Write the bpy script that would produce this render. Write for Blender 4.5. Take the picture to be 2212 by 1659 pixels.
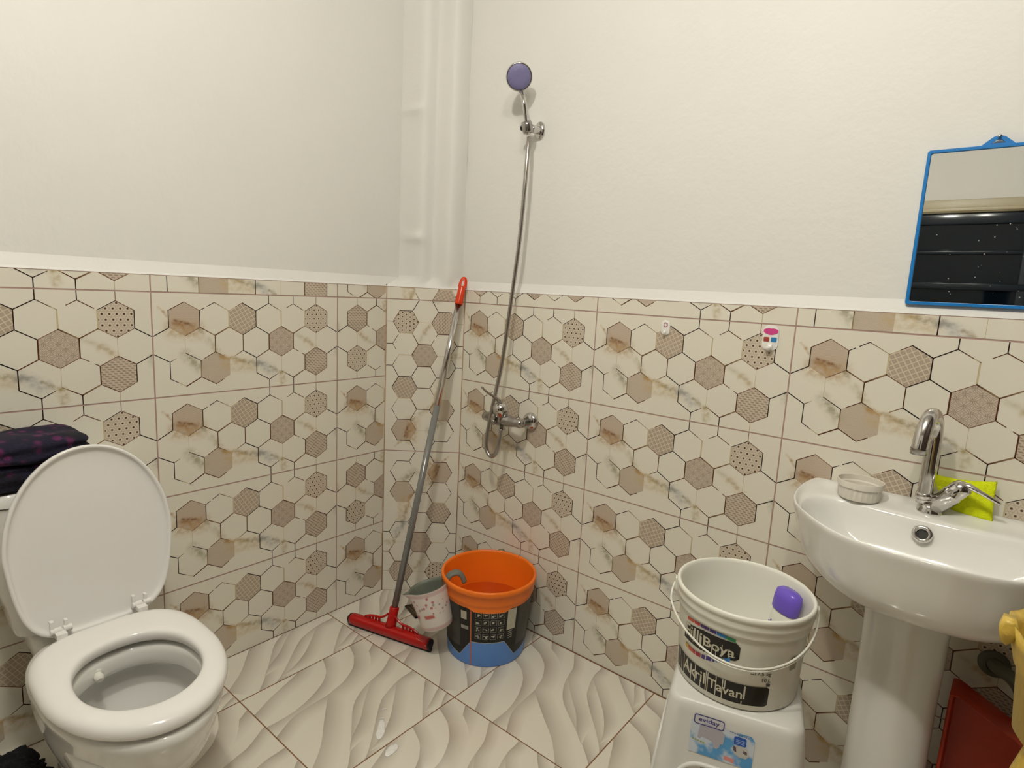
import bpy, bmesh, math, random
from mathutils import Vector, Matrix, noise
random.seed(7)
for o in list(bpy.data.objects): bpy.data.objects.remove(o)
SC = bpy.context.scene
COL = SC.collection
R = math.radians

# ------------------------------------------------------------------ camera, world, exposure
FPX = 1267.9
cam_d = bpy.data.cameras.new('camera'); cam_o = bpy.data.objects.new('camera', cam_d); COL.objects.link(cam_o)
cam_d.sensor_width = 36.0; cam_d.lens = FPX * 36.0 / 2212; cam_d.clip_start = 0.02
yaw, pitch, roll = R(129.0214), R(-8.9751), R(2.9281)
dv = Vector((math.cos(yaw)*math.cos(pitch), math.sin(yaw)*math.cos(pitch), math.sin(pitch)))
rv = Vector((math.sin(yaw), -math.cos(yaw), 0)); uv_ = rv.cross(dv)
r2 = rv*math.cos(roll) + uv_*math.sin(roll); u2 = -rv*math.sin(roll) + uv_*math.cos(roll)
M = Matrix((r2, u2, -dv)).transposed().to_4x4(); M.translation = Vector((1.8181, -1.6523, 1.2520))
cam_o.matrix_world = M
SC.camera = cam_o
w = bpy.data.worlds.new('world'); SC.world = w; w.use_nodes = True
w.node_tree.nodes['Background'].inputs[0].default_value = (0.5, 0.6, 0.8, 1)
w.node_tree.nodes['Background'].inputs[1].default_value = 0.02
SC.view_settings.view_transform = 'Standard'; SC.view_settings.look = 'None'
SC.view_settings.gamma = 1.0; SC.view_settings.use_curve_mapping = False
SC.view_settings.exposure = 0.04
LAMP_COL = (1.0, 0.972, 0.885)
LAMPS = [((1.28, -1.48), 43.0), ((1.80, -1.50), 21.0)]      # ceiling lamps: (x, y), watts
CEIL = 2.72; XR = 3.0; YF = -3.7
H = 0.04285714                                              # half width of one printed hexagon

# ------------------------------------------------------------------ helpers
ORG = {}
def srgb(h):
    h = h.lstrip('#'); c = [int(h[i:i+2], 16)/255 for i in (0, 2, 4)]
    return tuple(((x/12.92) if x <= .04045 else ((x+.055)/1.055)**2.4) for x in c) + (1,)
def mat(name, col, rough=.5, metal=0, spec=.5, trans=0, ior=1.45, var=.04, vscale=12, bump=0, bscale=60, emis=None, es=0, coat=0, sss=0, alpha=1):
    m = bpy.data.materials.new(name); m.use_nodes = True; nt = m.node_tree; p = nt.nodes['Principled BSDF']
    c = srgb(col) if isinstance(col, str) else col
    p.inputs['Roughness'].default_value = rough; p.inputs['Metallic'].default_value = metal
    p.inputs['Specular IOR Level'].default_value = spec; p.inputs['IOR'].default_value = ior
    p.inputs['Transmission Weight'].default_value = trans; p.inputs['Coat Weight'].default_value = coat
    p.inputs['Subsurface Weight'].default_value = sss; p.inputs['Alpha'].default_value = alpha
    if sss: p.inputs['Subsurface Radius'].default_value = (.02, .015, .01)
    if emis: p.inputs['Emission Color'].default_value = emis; p.inputs['Emission Strength'].default_value = es
    tc = nt.nodes.new('ShaderNodeTexCoord'); n = nt.nodes.new('ShaderNodeTexNoise'); n.inputs['Scale'].default_value = vscale; n.inputs['Detail'].default_value = 4
    nt.links.new(tc.outputs['Object'], n.inputs['Vector'])
    mx = nt.nodes.new('ShaderNodeMix'); mx.data_type = 'RGBA'
    mx.inputs['A'].default_value = tuple(x*(1-var) for x in c[:3]) + (1,)
    mx.inputs['B'].default_value = tuple(min(1, x*(1+var)) for x in c[:3]) + (1,)
    nt.links.new(n.outputs['Fac'], mx.inputs['Factor']); nt.links.new(mx.outputs['Result'], p.inputs['Base Color'])
    if bump:
        n2 = nt.nodes.new('ShaderNodeTexNoise'); n2.inputs['Scale'].default_value = bscale; n2.inputs['Detail'].default_value = 5
        nt.links.new(tc.outputs['Object'], n2.inputs['Vector'])
        b = nt.nodes.new('ShaderNodeBump'); b.inputs['Strength'].default_value = bump; b.inputs['Distance'].default_value = .01
        nt.links.new(n2.outputs['Fac'], b.inputs['Height']); nt.links.new(b.outputs['Normal'], p.inputs['Normal'])
    return m

class S:                                                     # scalar node expression
    nt = None
    def __init__(s, o): s.o = o
    @staticmethod
    def m(op, *a):
        n = S.nt.nodes.new('ShaderNodeMath'); n.operation = op
        for i, x in enumerate(a):
            if isinstance(x, S): S.nt.links.new(x.o, n.inputs[i])
            else: n.inputs[i].default_value = x
        return S(n.outputs[0])
    def __add__(s, b): return S.m('ADD', s, b)
    __radd__ = __add__
    def __sub__(s, b): return S.m('SUBTRACT', s, b)
    def __rsub__(s, b): return S.m('SUBTRACT', b, s)
    def __mul__(s, b): return S.m('MULTIPLY', s, b)
    __rmul__ = __mul__
    def __truediv__(s, b): return S.m('DIVIDE', s, b)
    def fl(s): return S.m('FLOOR', s)
    def fr(s): return S.m('FRACT', s)
    def ab(s): return S.m('ABSOLUTE', s)
    def sin(s): return S.m('SINE', s)
    def sq(s): return S.m('SQRT', s)
    def mn(s, b): return S.m('MINIMUM', s, b)
    def mx(s, b): return S.m('MAXIMUM', s, b)
    def lt(s, b): return S.m('LESS_THAN', s, b)
    def step(s, a, b):                                       # smooth 1 below a .. 0 above b
        n = S.nt.nodes.new('ShaderNodeMapRange'); n.interpolation_type = 'SMOOTHSTEP'
        S.nt.links.new(s.o, n.inputs[0]); n.inputs[1].default_value = a; n.inputs[2].default_value = b
        n.inputs[3].default_value = 1; n.inputs[4].default_value = 0
        return S(n.outputs[0])
def mixc(f, a, b):
    n = S.nt.nodes.new('ShaderNodeMix'); n.data_type = 'RGBA'
    if isinstance(f, S): S.nt.links.new(f.o, n.inputs['Factor'])
    else: n.inputs['Factor'].default_value = f
    for k, x in (('A', a), ('B', b)):
        if isinstance(x, tuple): n.inputs[k].default_value = x
        else: S.nt.links.new(x, n.inputs[k])
    return n.outputs['Result']

def setup(name, rough, spec=.5):
    m = bpy.data.materials.new(name); m.use_nodes = True; S.nt = m.node_tree
    p = m.node_tree.nodes['Principled BSDF']; p.inputs['Roughness'].default_value = rough; p.inputs['Specular IOR Level'].default_value = spec
    return m, p

def raw(name, verts, faces, mats, parent=None, mi=None, smooth=False, uvs=None, cols=None):
    org = Vector(ORG[parent.name]) if parent else Vector((0, 0, 0))
    me = bpy.data.meshes.new(name)
    me.from_pydata([tuple(Vector(v)-org) for v in verts], [], faces)
    if not isinstance(mats, (list, tuple)): mats = [mats]
    for m in mats: me.materials.append(m)
    if mi: me.polygons.foreach_set('material_index', mi)
    me.polygons.foreach_set('use_smooth', [smooth]*len(me.polygons))
    if uvs:
        l = me.uv_layers.new(name='UVMap'); l.data.foreach_set('uv', [c for f in uvs for p_ in f for c in p_])
    if cols:
        a = me.color_attributes.new('tone', 'FLOAT_COLOR', 'CORNER'); a.data.foreach_set('color', [c for f in cols for p_ in f for c in p_])
    me.update()
    o = bpy.data.objects.new(name, me); COL.objects.link(o)
    if parent: o.parent = parent
    ORG[o.name] = tuple(org)
    return o
def tag(o, label=None, cat=None, group=None, kind=None):
    if label: o['label'] = label
    if cat: o['category'] = cat
    if group: o['group'] = group
    if kind: o['kind'] = kind
    return o
def thing(name, loc, label, cat, group=None):
    o = bpy.data.objects.new(name, None); COL.objects.link(o); o.location = loc; o.empty_display_size = .05
    ORG[o.name] = tuple(loc); return tag(o, label, cat, group)
def recenter(o, loc):
    """top-level single mesh: move its origin"""
    loc = Vector(loc); o.data.transform(Matrix.Translation(-loc)); o.location = loc; ORG[o.name] = tuple(loc); return o
def subs(o, n=2):
    m = o.modifiers.new('s', 'SUBSURF'); m.levels = n; m.render_levels = n; return o
def bev(o, w_=.003, n=3, ang=40):
    m = o.modifiers.new('b', 'BEVEL'); m.width = w_; m.segments = n; m.limit_method = 'ANGLE'; m.angle_limit = R(ang); m.harden_normals = False
    o.data.polygons.foreach_set('use_smooth', [True]*len(o.data.polygons)); return o
def solid(o, t, off=-1):
    m = o.modifiers.new('t', 'SOLIDIFY'); m.thickness = t; m.offset = off; return o
def autos(o, a=40):
    me = o.data; bm = bmesh.new(); bm.from_mesh(me)
    for f in bm.faces: f.smooth = True
    for e in bm.edges:
        if len(e.link_faces) == 2 and e.calc_face_angle(0) > R(a): e.smooth = False
    bm.to_mesh(me); bm.free(); return o
def fixn(o):
    bm = bmesh.new(); bm.from_mesh(o.data); bmesh.ops.recalc_face_normals(bm, faces=bm.faces); bm.to_mesh(o.data); bm.free(); return o

def loft(rings, cap0=True, cap1=True, closed=True):
    vs = [v for r in rings for v in r]; n = len(rings[0]); fs = []
    for i in range(len(rings)-1):
        for j in range(n if closed else n-1):
            a = i*n+j; b = i*n+(j+1) % n; fs.append((a, b, b+n, a+n))
    if cap0: fs.append(tuple(range(n-1, -1, -1)))
    if cap1: fs.append(tuple((len(rings)-1)*n+j for j in range(n)))
    return vs, fs
def frame(d):
    d = Vector(d).normalized(); a = Vector((0, 0, 1)) if abs(d.z) < .9 else Vector((1, 0, 0))
    x = a.cross(d).normalized(); return x, d.cross(x).normalized(), d
def lathe(prof, c, seg=48, axis=(0, 0, 1), cap0=False, cap1=False):
    x, y, z = frame(axis) if tuple(axis) != (0, 0, 1) else (Vector((1, 0, 0)), Vector((0, 1, 0)), Vector((0, 0, 1)))
    c = Vector(c); rings = []
    for r, h in prof:
        rings.append([c + z*h + x*(r*math.cos(2*math.pi*k/seg)) + y*(r*math.sin(2*math.pi*k/seg)) for k in range(seg)])
    return loft(rings, cap0, cap1)
def catmull(pts, n=8):
    pts = [Vector(p) for p in pts]; P = [pts[0]*2-pts[1]] + pts + [pts[-1]*2-pts[-2]]; out = []
    for i in range(1, len(P)-2):
        for k in range(n):
            t = k/n; a, b, c, d = P[i-1], P[i], P[i+1], P[i+2]
            out.append(.5*((2*b)+(-a+c)*t+(2*a-5*b+4*c-d)*t*t+(-a+3*b-3*c+d)*t**3))
    out.append(pts[-1]); return out
def tube(path, rad, seg=16, flat=1.0, cap=True, ref=None):
    path = [Vector(p) for p in path]; n = len(path)
    if not hasattr(rad, '__len__'): rad = [rad]*n
    T = [(path[min(i+1, n-1)]-path[max(i-1, 0)]).normalized() for i in range(n)]
    x = (Vector(ref) if ref else frame(T[0])[0]); rings = []
    for i in range(n):
        x = (x - T[i]*x.dot(T[i])).normalized(); y = T[i].cross(x)
        rings.append([path[i] + x*(rad[i]*math.cos(2*math.pi*k/seg)) + y*(rad[i]*flat*math.sin(2*math.pi*k/seg)) for k in range(seg)])
    return loft(rings, cap, cap)
def box(c, s, rot=None):
    c = Vector(c); vs = [Vector((x*s[0]/2, y*s[1]/2, z*s[2]/2)) for x in (-1, 1) for y in (-1, 1) for z in (-1, 1)]
    if rot: vs = [rot @ v for v in vs]
    return [v+c for v in vs], [(0, 1, 3, 2), (4, 6, 7, 5), (0, 4, 5, 1), (2, 3, 7, 6), (0, 2, 6, 4), (1, 5, 7, 3)]
def merge(*parts):
    V, F = [], []
    for v, f in parts:
        b = len(V); V += list(v); F += [tuple(i+b for i in q) for q in f]
    return V, F
def clip(poly, u0, u1, v0, v1):
    """Sutherland-Hodgman; points are tuples (u, v, *attr)"""
    for ax, lim, sg in ((0, u0, 1), (0, u1, -1), (1, v0, 1), (1, v1, -1)):
        out = []
        for i in range(len(poly)):
            a, b = poly[i], poly[(i+1) % len(poly)]
            da, db = sg*(a[ax]-lim), sg*(b[ax]-lim)
            if da >= 0: out.append(a)
            if (da >= 0) != (db >= 0):
                t = da/(da-db); out.append(tuple(x+(y-x)*t for x, y in zip(a, b)))
        poly = out
        if len(poly) < 3: return []
    return poly
def textmesh(s, size=1.0, shear=0):
    cu = bpy.data.curves.new('t', 'FONT'); cu.body = s; cu.size = size; cu.shear = shear; cu.resolution_u = 3; cu.offset = .012*size
    o = bpy.data.objects.new('t', cu); COL.objects.link(o); bpy.context.view_layer.update()
    dg = bpy.context.evaluated_depsgraph_get(); me = bpy.data.meshes.new_from_object(o.evaluated_get(dg))
    vs = [tuple(v.co) for v in me.vertices]; fs = [tuple(p.vertices) for p in me.polygons]
    bpy.data.objects.remove(o); bpy.data.curves.remove(cu); bpy.data.meshes.remove(me)
    x0 = min(v[0] for v in vs); x1 = max(v[0] for v in vs); y0 = min(v[1] for v in vs); y1 = max(v[1] for v in vs)
    return [((v[0]-x0)/(x1-x0), (v[1]-y0)/(y1-y0)) for v in vs], fs      # normalised to 0..1

# ------------------------------------------------------------------ materials
M_paint = mat('painted_plaster', (.76, .745, .705, 1), .55, var=.025, vscale=3, bump=.18, bscale=28, spec=.3)
M_ceil = mat('ceiling_paint', (.66, .64, .60, 1), .7, var=.02)
M_ceram = mat('white_ceramic', (.80, .79, .75, 1), .08, spec=.6, var=.01, coat=.3)
M_seat = mat('seat_plastic', (.82, .80, .77, 1), .16, spec=.5, var=.01)
M_chrome = mat('chrome', (.62, .60, .58, 1), .10, metal=1, var=.05)
M_chrome2 = mat('worn_chrome', (.40, .38, .36, 1), .22, metal=1, var=.15, vscale=40)
M_hose = mat('steel_hose', (.42, .39, .36, 1), .28, metal=1, var=.1)
M_dark = mat('dark_gap', (.02, .018, .016, 1), .5)
M_blueframe = mat('blue_plastic', '#1a78c2', .3, var=.05)
M_orange = mat('orange_plastic', '#f5791a', .35, var=.06, vscale=9, sss=.0)
M_red = mat('red_plastic', '#b3130f', .28, var=.1, vscale=20)
M_redgrip = mat('orange_red_plastic', '#d63a08', .3)
M_rubber = mat('black_rubber', '#120c10', .6)
M_black = mat('black_print', '#16120f', .3)
M_white = mat('white_plastic', (.80, .785, .70, 1), .28, var=.015)
M_stool = mat('stool_plastic', (.68, .67, .63, 1), .33, var=.02)
M_lime = mat('lime_cloth', '#dce80a', .9, var=.22, vscale=60, bump=.5, bscale=240)

# hex tile print ---------------------------------------------------------------
A_S = [((.018, .256), (.030, .244), .004, '#c09a60', .6), ((.030, .244), (.042, .233), .005, '#a87a38', .8), ((.055, .196), (.115, .190), .026, '#b0894a', .75), ((.046, .214), (.110, .207), .007, '#8a5f30', .75), ((.060, .221), (.098, .211), .004, '#744521', .9),
       ((.125, .193), (.131, .186), .007, '#958e72', .75), ((.150, .162), (.168, .143), .010, '#b5aa84', .55),
       ((.086, .120), (.122, .080), .016, '#a8a48a', .75), ((.100, .108), (.122, .084), .007, '#8f8868', .7),
       ((.171, .134), (.190, .110), .009, '#a08a58', .75), ((.188, .110), (.220, .098), .008, '#b58a48', .75), ((.205, .085), (.288, .077), .020, '#c2a876', .7), ((.222, .103), (.262, .090), .006, '#a58a55', .85), ((.262, .090), (.301, .080), .007, '#8f8462', .8),
       ((.306, .084), (.350, .055), .015, '#a8a7a8', .85), ((.303, .088), (.320, .080), .006, '#7f7c70', .6), ((.345, .066), (.386, .043), .005, '#9c8c5c', .8),
       ((.386, .042), (.389, .016), .011, '#b09a66', .75), ((.436, .174), (.478, .150), .008, '#bcb596', .6), ((.475, .152), (.508, .126), .011, '#c0a67c', .65), ((.480, .148), (.500, .134), .005, '#a58c60', .5),
       ((.594, .116), (.598, .096), .009, '#97937f', .7)]
def add_marble(col):
    uvn = S.nt.nodes.new('ShaderNodeUVMap'); uvn.uv_map = 'UVMap'
    nz = S.nt.nodes.new('ShaderNodeTexNoise'); nz.inputs['Scale'].default_value = 38; nz.inputs['Detail'].default_value = 3
    S.nt.links.new(uvn.outputs[0], nz.inputs['Vector'])
    sp = S.nt.nodes.new('ShaderNodeSeparateXYZ'); S.nt.links.new(uvn.outputs[0], sp.inputs[0])
    sc = S.nt.nodes.new('ShaderNodeSeparateColor'); S.nt.links.new(nz.outputs['Color'], sc.inputs[0])
    U = S(sp.outputs[0]) + (S(sc.outputs[0])-.5)*.013; V = S(sp.outputs[1]) + (S(sc.outputs[1])-.5)*.013
    nb = S.nt.nodes.new('ShaderNodeTexNoise'); nb.inputs['Scale'].default_value = 70; nb.inputs['Detail'].default_value = 2.5; S.nt.links.new(uvn.outputs[0], nb.inputs['Vector'])
    k2 = (1-S(nb.outputs['Fac']).step(.25, .78))*.85+S(sc.outputs[2])*.35
    for (a, b), (c, d), wd, hx, st in A_S:
        dx, dy = c-a, d-b; L2 = dx*dx+dy*dy
        px = U-a; py = V-b
        t = ((px*(dx/L2) + py*(dy/L2)).mx(0.0)).mn(1.0)
        ex = px-t*dx; ey = py-t*dy
        dist = (ex*ex+ey*ey).sq()
        f = dist.step(0, wd*1.75)*(st*1.0)*k2
        col = mixc(f, col, srgb(hx))
    return col, S(sp.outputs[0]), S(sp.outputs[1])
def tile_mat(name, kind, base):
    m, p = setup(name, .13 if kind == 'base' else .22)
    b = srgb(base)
    n = S.nt.nodes.new('ShaderNodeTexNoise'); n.inputs['Scale'].default_value = 2.2
    g = S.nt.nodes.new('ShaderNodeNewGeometry'); S.nt.links.new(g.outputs['Position'], n.inputs['Vector'])
    col = mixc(S(n.outputs['Fac']), tuple(x*.96 for x in b[:3])+(1,), tuple(min(1, x*1.05) for x in b[:3])+(1,))
    uvn = S.nt.nodes.new('ShaderNodeUVMap'); uvn.uv_map = 'UVMap'
    sp = S.nt.nodes.new('ShaderNodeSeparateXYZ'); S.nt.links.new(uvn.outputs[0], sp.inputs[0])
    U, V = S(sp.outputs[0]), S(sp.outputs[1])
    if kind == 'hatch':
        f = ((V*2300+(U*420).sin()*1.2).sin()).step(-.2, .8); col = mixc(f*.40, col, srgb('#8f7b68'))
    elif kind == 'lattice':
        a = (U*.866+V*.5)/.0118; c = (V*.866-U*.5)/.0118
        d = ((a.fr()-.5).ab()).mx((c.fr()-.5).ab())
        col = mixc(d.step(.455, .43), col, srgb('#d9ccb6'))
        d2 = ((a.fr()-.5).ab()).mx((c.fr()-.5).ab()); r = (d2-.22).ab().step(.03, .06); col = mixc(r*.35, col, srgb('#8a7864'))
    elif kind == 'stars':
        sx, sy = .0172, .0172*1.732/1.0
        def rad(ou, ov):
            a = ((U/sx+ou).fr()-.5)*sx; c = ((V/sy+ov).fr()-.5)*sy; return (a*a+c*c).sq()
        d = rad(0, 0).mn(rad(.5, .5))
        l1 = (((V/sy*2).fr()-.5).ab()).step(.02, .07); l2 = ((((V*.577+U)/sx).fr()-.5).ab()).step(.02, .07); l3 = ((((V*-.577+U)/sx).fr()-.5).ab()).step(.02, .07)
        ring = (d-.0062).ab().step(.0002, .0008)
        col = mixc((l1.mx(l2)).mx(l3)*.45, col, srgb('#8a7560')); col = mixc(ring*.12, col, srgb('#8a7560'))
        col = mixc(d.step(.0019, .0036), col, srgb('#5a3d33'))
    elif kind == 'ornate':
        sx = .030
        def rad(ou, ov):
            a = ((U/sx+ou).fr()-.5)*sx; c = ((V/sx+ov).fr()-.5)*sx; return (a*a+c*c).sq(), (a.ab()+c.ab())
        r1, q1 = rad(.2, .1); r2_, q2 = rad(.7, .6)
        f = ((r1-.0150).ab().step(.0003, .0009)).mx((r2_-.0150).ab().step(.0003, .0009)).mx((q1-.0045).ab().step(.0003, .0009)).mx((q2-.0045).ab().step(.0003, .0009)).mx((r1-.0118).ab().step(.0003, .0008))
        col = mixc(f*.6, col, srgb('#7d6a58'))
    elif kind == 'basket':
        ck = ((U/.0125).fl()+(V/.0105).fl()); par = (ck*.5).fr().lt(.25)
        s1 = (V*2400+U*300).sin(); s2 = (U*1700+V*1500).sin()
        f = (s1*par+s2*(1-par)).step(-.4, .6); col = mixc(f*.45, col, srgb('#9c8a74'))
    elif kind == 'weave':
        row = (V/.0062).fl(); a = (U/.0135+(row*.5).fr()).fr(); c = (V/.0062).fr()
        f = ((a-.5).ab().step(.34, .42))*((c-.5).ab().step(.22, .36)); f2 = ((a*6.28+c*3).sin()).step(0, .8)
        col = mixc(f*f2*.7, col, srgb('#85725d'))
    if kind in ('base', 'hatch', 'basket'): col, _, _ = add_marble(col)
    S.nt.links.new(col, p.inputs['Base Color'])
    return m
def line_mat(name):
    m, p = setup(name, .2)
    a = S.nt.nodes.new('ShaderNodeVertexColor'); a.layer_name = 'tone'
    S.nt.links.new(a.outputs['Color'], p.inputs['Base Color']); return m
M_grout = mat('tile_grout', '#b4958a', .8, var=.12, vscale=6, bump=.2, bscale=200)
TM = [tile_mat('hex_tile_glaze', 'base', '#e3decf'), M_grout, tile_mat('hex_hatched', 'hatch', '#cbbba8'), tile_mat('hex_lattice', 'lattice', '#b6a694'),
      tile_mat('hex_stars', 'stars', '#d2c6b3'), tile_mat('hex_ornate', 'ornate', '#c6b7a6'), tile_mat('hex_basket', 'basket', '#cbbdab'), tile_mat('hex_weave', 'weave', '#c8b9a7'),
      line_mat('hex_outline')]

# printed hexagon layout of one 60 x 30 cm tile
ROWZ = {'t': .29846, 'a': .22423, 'b': .15, 'c': .07577, 'd': .00154}
def hexc(n):
    r, k = n[0], int(n[1:]); return ((k*2*H) if r in 'ac' else (k*2-1)*H, ROWZ[r])
def hv(n):
    x, z = hexc(n); q = .02474
    return {'T': (x, z+.04949), 'UR': (x+H, z+q), 'LR': (x+H, z-q), 'B': (x, z-.04949), 'LL': (x-H, z-q), 'UL': (x-H, z+q)}
ED = {'R': ('UR', 'LR'), 'UR': ('T', 'UR'), 'LR': ('LR', 'B'), 'LL': ('B', 'LL'), 'L': ('LL', 'UL'), 'UL': ('UL', 'T')}
DK, MD, TN, SF, FT = '#2e201c', '#57301f', '#775240', '#9a8262', '#c6b896'
# (hex, edge, tone, width mm, t0, t1, tone at end or None)
EDG = '''a1 L D 2.2|a1 UL M 1.9|a1 UR T 1.4|a1 R D 2.2|a1 LR T 1.5|b1 UL D 2.3|a2 UL D 1.9 0 .32|a2 UL D 1.9 .5 1|a2 UR M 1.7 0 1 F|a2 R F 3.2|a2 LR S 3.4 0 1 M|a2 LL S 2.6 0 1 M
a3 UL F 1.2 0 .5|a3 UL M 1.6 .5 1|a3 UR D 2.3|a3 R D 2.3|a3 LR D 2.1|a3 LL T 1.6|a4 UL D 2.2|t4 R D 2.2|a4 UR D 1.8 0 .7 T|a4 UR F 2 .7 1|a4 R F 3.2|a5 UL M 1.7 .45 1|t5 R D 2.2|a5 UR M 2 0 .85 T|a5 R F 3.2
a6 UL D 1.7|a6 UR T 1.7|t6 R T 1.5|a6 R D 2.2|a6 LR T 1.4|a6 LL T 1.4|a4 LL D 2.2|a4 LR T 1.5|a5 LL S 3.0 0 1 M|a5 LR S 2.8 0 1 M|b7 UR D 2.3|b1 LL D 2.3|b2 R M 2.3|b3 R M 2.2|b4 R M 3.0|b5 R M 2.6|b6 R F 1.2|b1 R F 1
c1 UL D 1.9 0 .4 F|c1 UR M 1.9 0 1 D|c2 UL M 1.9 .25 1|c2 UR M 2 0 .6 S|c3 UL F 1.2 0 .4|c3 UR M 1.9 0 1 F|b3 LR M 1.9 0 .6 S|c4 UL M 2.2|b4 LL D 2.2|c4 UR T 1.5|c5 UL T 1.5|c5 UR M 1.9 0 .45 T|c5 UR M 1.9 .75 1|c6 UL T 1.6|c6 UR M 2|b7 LR D 2.3
c1 L D 2.1|c1 LL D 1.8 .5 1|c1 LL F 1.8 0 .5|c1 LR M 2.8|c1 R D 2.1 0 .45 S|c1 R S 2.6 .45 1|c2 LL M 2|c2 LR M 1.9 .45 1|c4 L D 2.3|c4 LL D 2.2|c4 LR D 2 .55 1|c4 LR T 1.5 .3 .55 D|c4 R F 1|c5 LL M 2.2 .0 .6|c5 LL S 2 .6 1|c5 LR S 3.2 0 1 M|c6 L M 2.6|c6 R D 2.2|c6 LL M 1.7|c6 LR T 1.6|d5 UL S 1.2 0 0
d4 R D 2.3|d5 R D 2.3|d6 R F 1.8'''
TONE = {'D': DK, 'M': MD, 'T': TN, 'S': SF, 'F': FT}
EL = []
for ln in EDG.replace('\n', '|').split('|'):
    q = ln.split(); t0, t1 = (float(q[4]), float(q[5])) if len(q) > 5 else (0, 1)
    if t1 <= t0: continue
    A, B = (hv(q[0])[k] for k in ED[q[1]]); e = TONE[q[6]] if len(q) > 6 else TONE[q[2]]
    P = (A[0]+(B[0]-A[0])*t0, A[1]+(B[1]-A[1])*t0); Q = (A[0]+(B[0]-A[0])*t1, A[1]+(B[1]-A[1])*t1)
    EL.append((P, Q, TONE[q[2]], e, float(q[3])*.00113))
FILL = [('a1', 2), ('a3', 3), ('a6', 4), ('b5', 5), ('c2', 6), ('c6', 7)]
class TileWall:
    def __init__(s): s.v = []; s.f = []; s.mi = []; s.uv = []; s.co = []
    def poly(s, pts, uvs, mi, cols=None):
        b = len(s.v); s.v += pts; s.f.append(tuple(range(b, b+len(pts)))); s.mi.append(mi); s.uv.append([u[:2] for u in uvs]); s.co.append(cols or [(1, 1, 1, 1)]*len(pts))
    def tile(s, O, U, V, n, u0=0, u1=.6, v0=0, v1=.3, gap=.0019):
        O, U, V, n = map(Vector, (O, U, V, n)); flip = U.cross(V).dot(n) < 0
        def put(poly, mi, h, cc=None):
            poly = clip(poly, u0+gap, u1-gap, v0+gap, v1-gap)
            if not poly: return
            if flip: poly = poly[::-1]
            s.poly([O+U*p[0]+V*p[1]+n*h for p in poly], poly, mi, [tuple(p[2:5])+(1,) for p in poly] if cc else None)
        put([(u0, v0), (u1, v0), (u1, v1), (u0, v1)], 0, 0)
        for nm, mi in FILL:
            h = hv(nm); put([h[k] for k in ('LL', 'B', 'LR', 'UR', 'T', 'UL')], mi, .00012)
        for P, Q, c0, c1, wd in EL:
            P, Q = Vector(P), Vector(Q); d = (Q-P).normalized(); nn = Vector((-d.y, d.x))*wd*.5; e = d*wd*.28
            k0, k1 = srgb(c0)[:3], srgb(c1)[:3]
            a, b, c, f = P-e-nn, Q+e-nn, Q+e+nn, P-e+nn
            put([(a.x, a.y)+k0, (b.x, b.y)+k1, (c.x, c.y)+k1, (f.x, f.y)+k0], 8, .00024, True)
    def quad(s, a, b, c, d, mi): s.poly([Vector(x) for x in (a, b, c, d)], [(0, 0), (1, 0), (1, 1), (0, 1)], mi)
    def build(s, name, mats): return tag(raw(name, s.v, s.f, mats, None, s.mi, False, s.uv, s.co), kind='structure')

ZT = 1.2475; Z0 = [.9, .6, .3, 0.0]
# ------------------------------------------------------------------ left wall (x = 0)
a0, b0, K1 = .199, .225, .8176
tw = TileWall(); n = (1, 0, 0); g = -.0008
tw.quad((g, YF, 0), (g, -a0, 0), (g, -a0, ZT), (g, YF, ZT), 1)
J1 = a0+.219
s1 = J1
for r, z in enumerate(Z0):                                   # narrow cut pieces beside the corner
    if r in (0, 2): tw.tile((0, -s1+.6, z+.3), (0, -1, 0), (0, 0, -1), n, u0=.381, u1=.6)
    else: tw.tile((0, -s1, z), (0, 1, 0), (0, 0, 1), n, u0=0, u1=.219)
tw.tile((0, -s1, 1.2-.03), (0, 1, 0), (0, 0, 1), n, u0=0, u1=.219, v0=.03, v1=.077)
k = 0
while s1 < -YF:
    u0 = max(0, s1+.6+YF)
    for z in Z0: tw.tile((0, -s1-.6, z), (0, 1, 0), (0, 0, 1), n, u0=u0)
    vv = (.053, 0.0)[k % 2]
    tw.tile((0, -s1-.6, 1.2-vv), (0, 1, 0), (0, 0, 1), n, u0=u0, v0=vv, v1=vv+.0475)
    s1 += .6; k += 1
# plaster above: sloped ledge then flat wall, slightly set back
ZL = 1.284
def strip(tw, pts0, pts1, mi=9):
    for i in range(len(pts0)-1): tw.quad(pts0[i], pts0[i+1], pts1[i+1], pts1[i], mi)
ys = [YF, -3.0, -1.6, -.9, -a0]; ys2 = [YF, -3.0, -1.6, -.9, -.100]
strip(tw, [(0, y, ZT) for y in ys], [(-.006, y, ZT+.006) for y in ys])
strip(tw, [(-.006, y, ZT+.006) for y in ys], [(-.02, y, ZL) for y in ys2])
strip(tw, [(-.02, y, ZL) for y in ys2], [(-.02, y, CEIL) for y in ys2])
tw.build('wall_left', TM+[M_paint])

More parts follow.
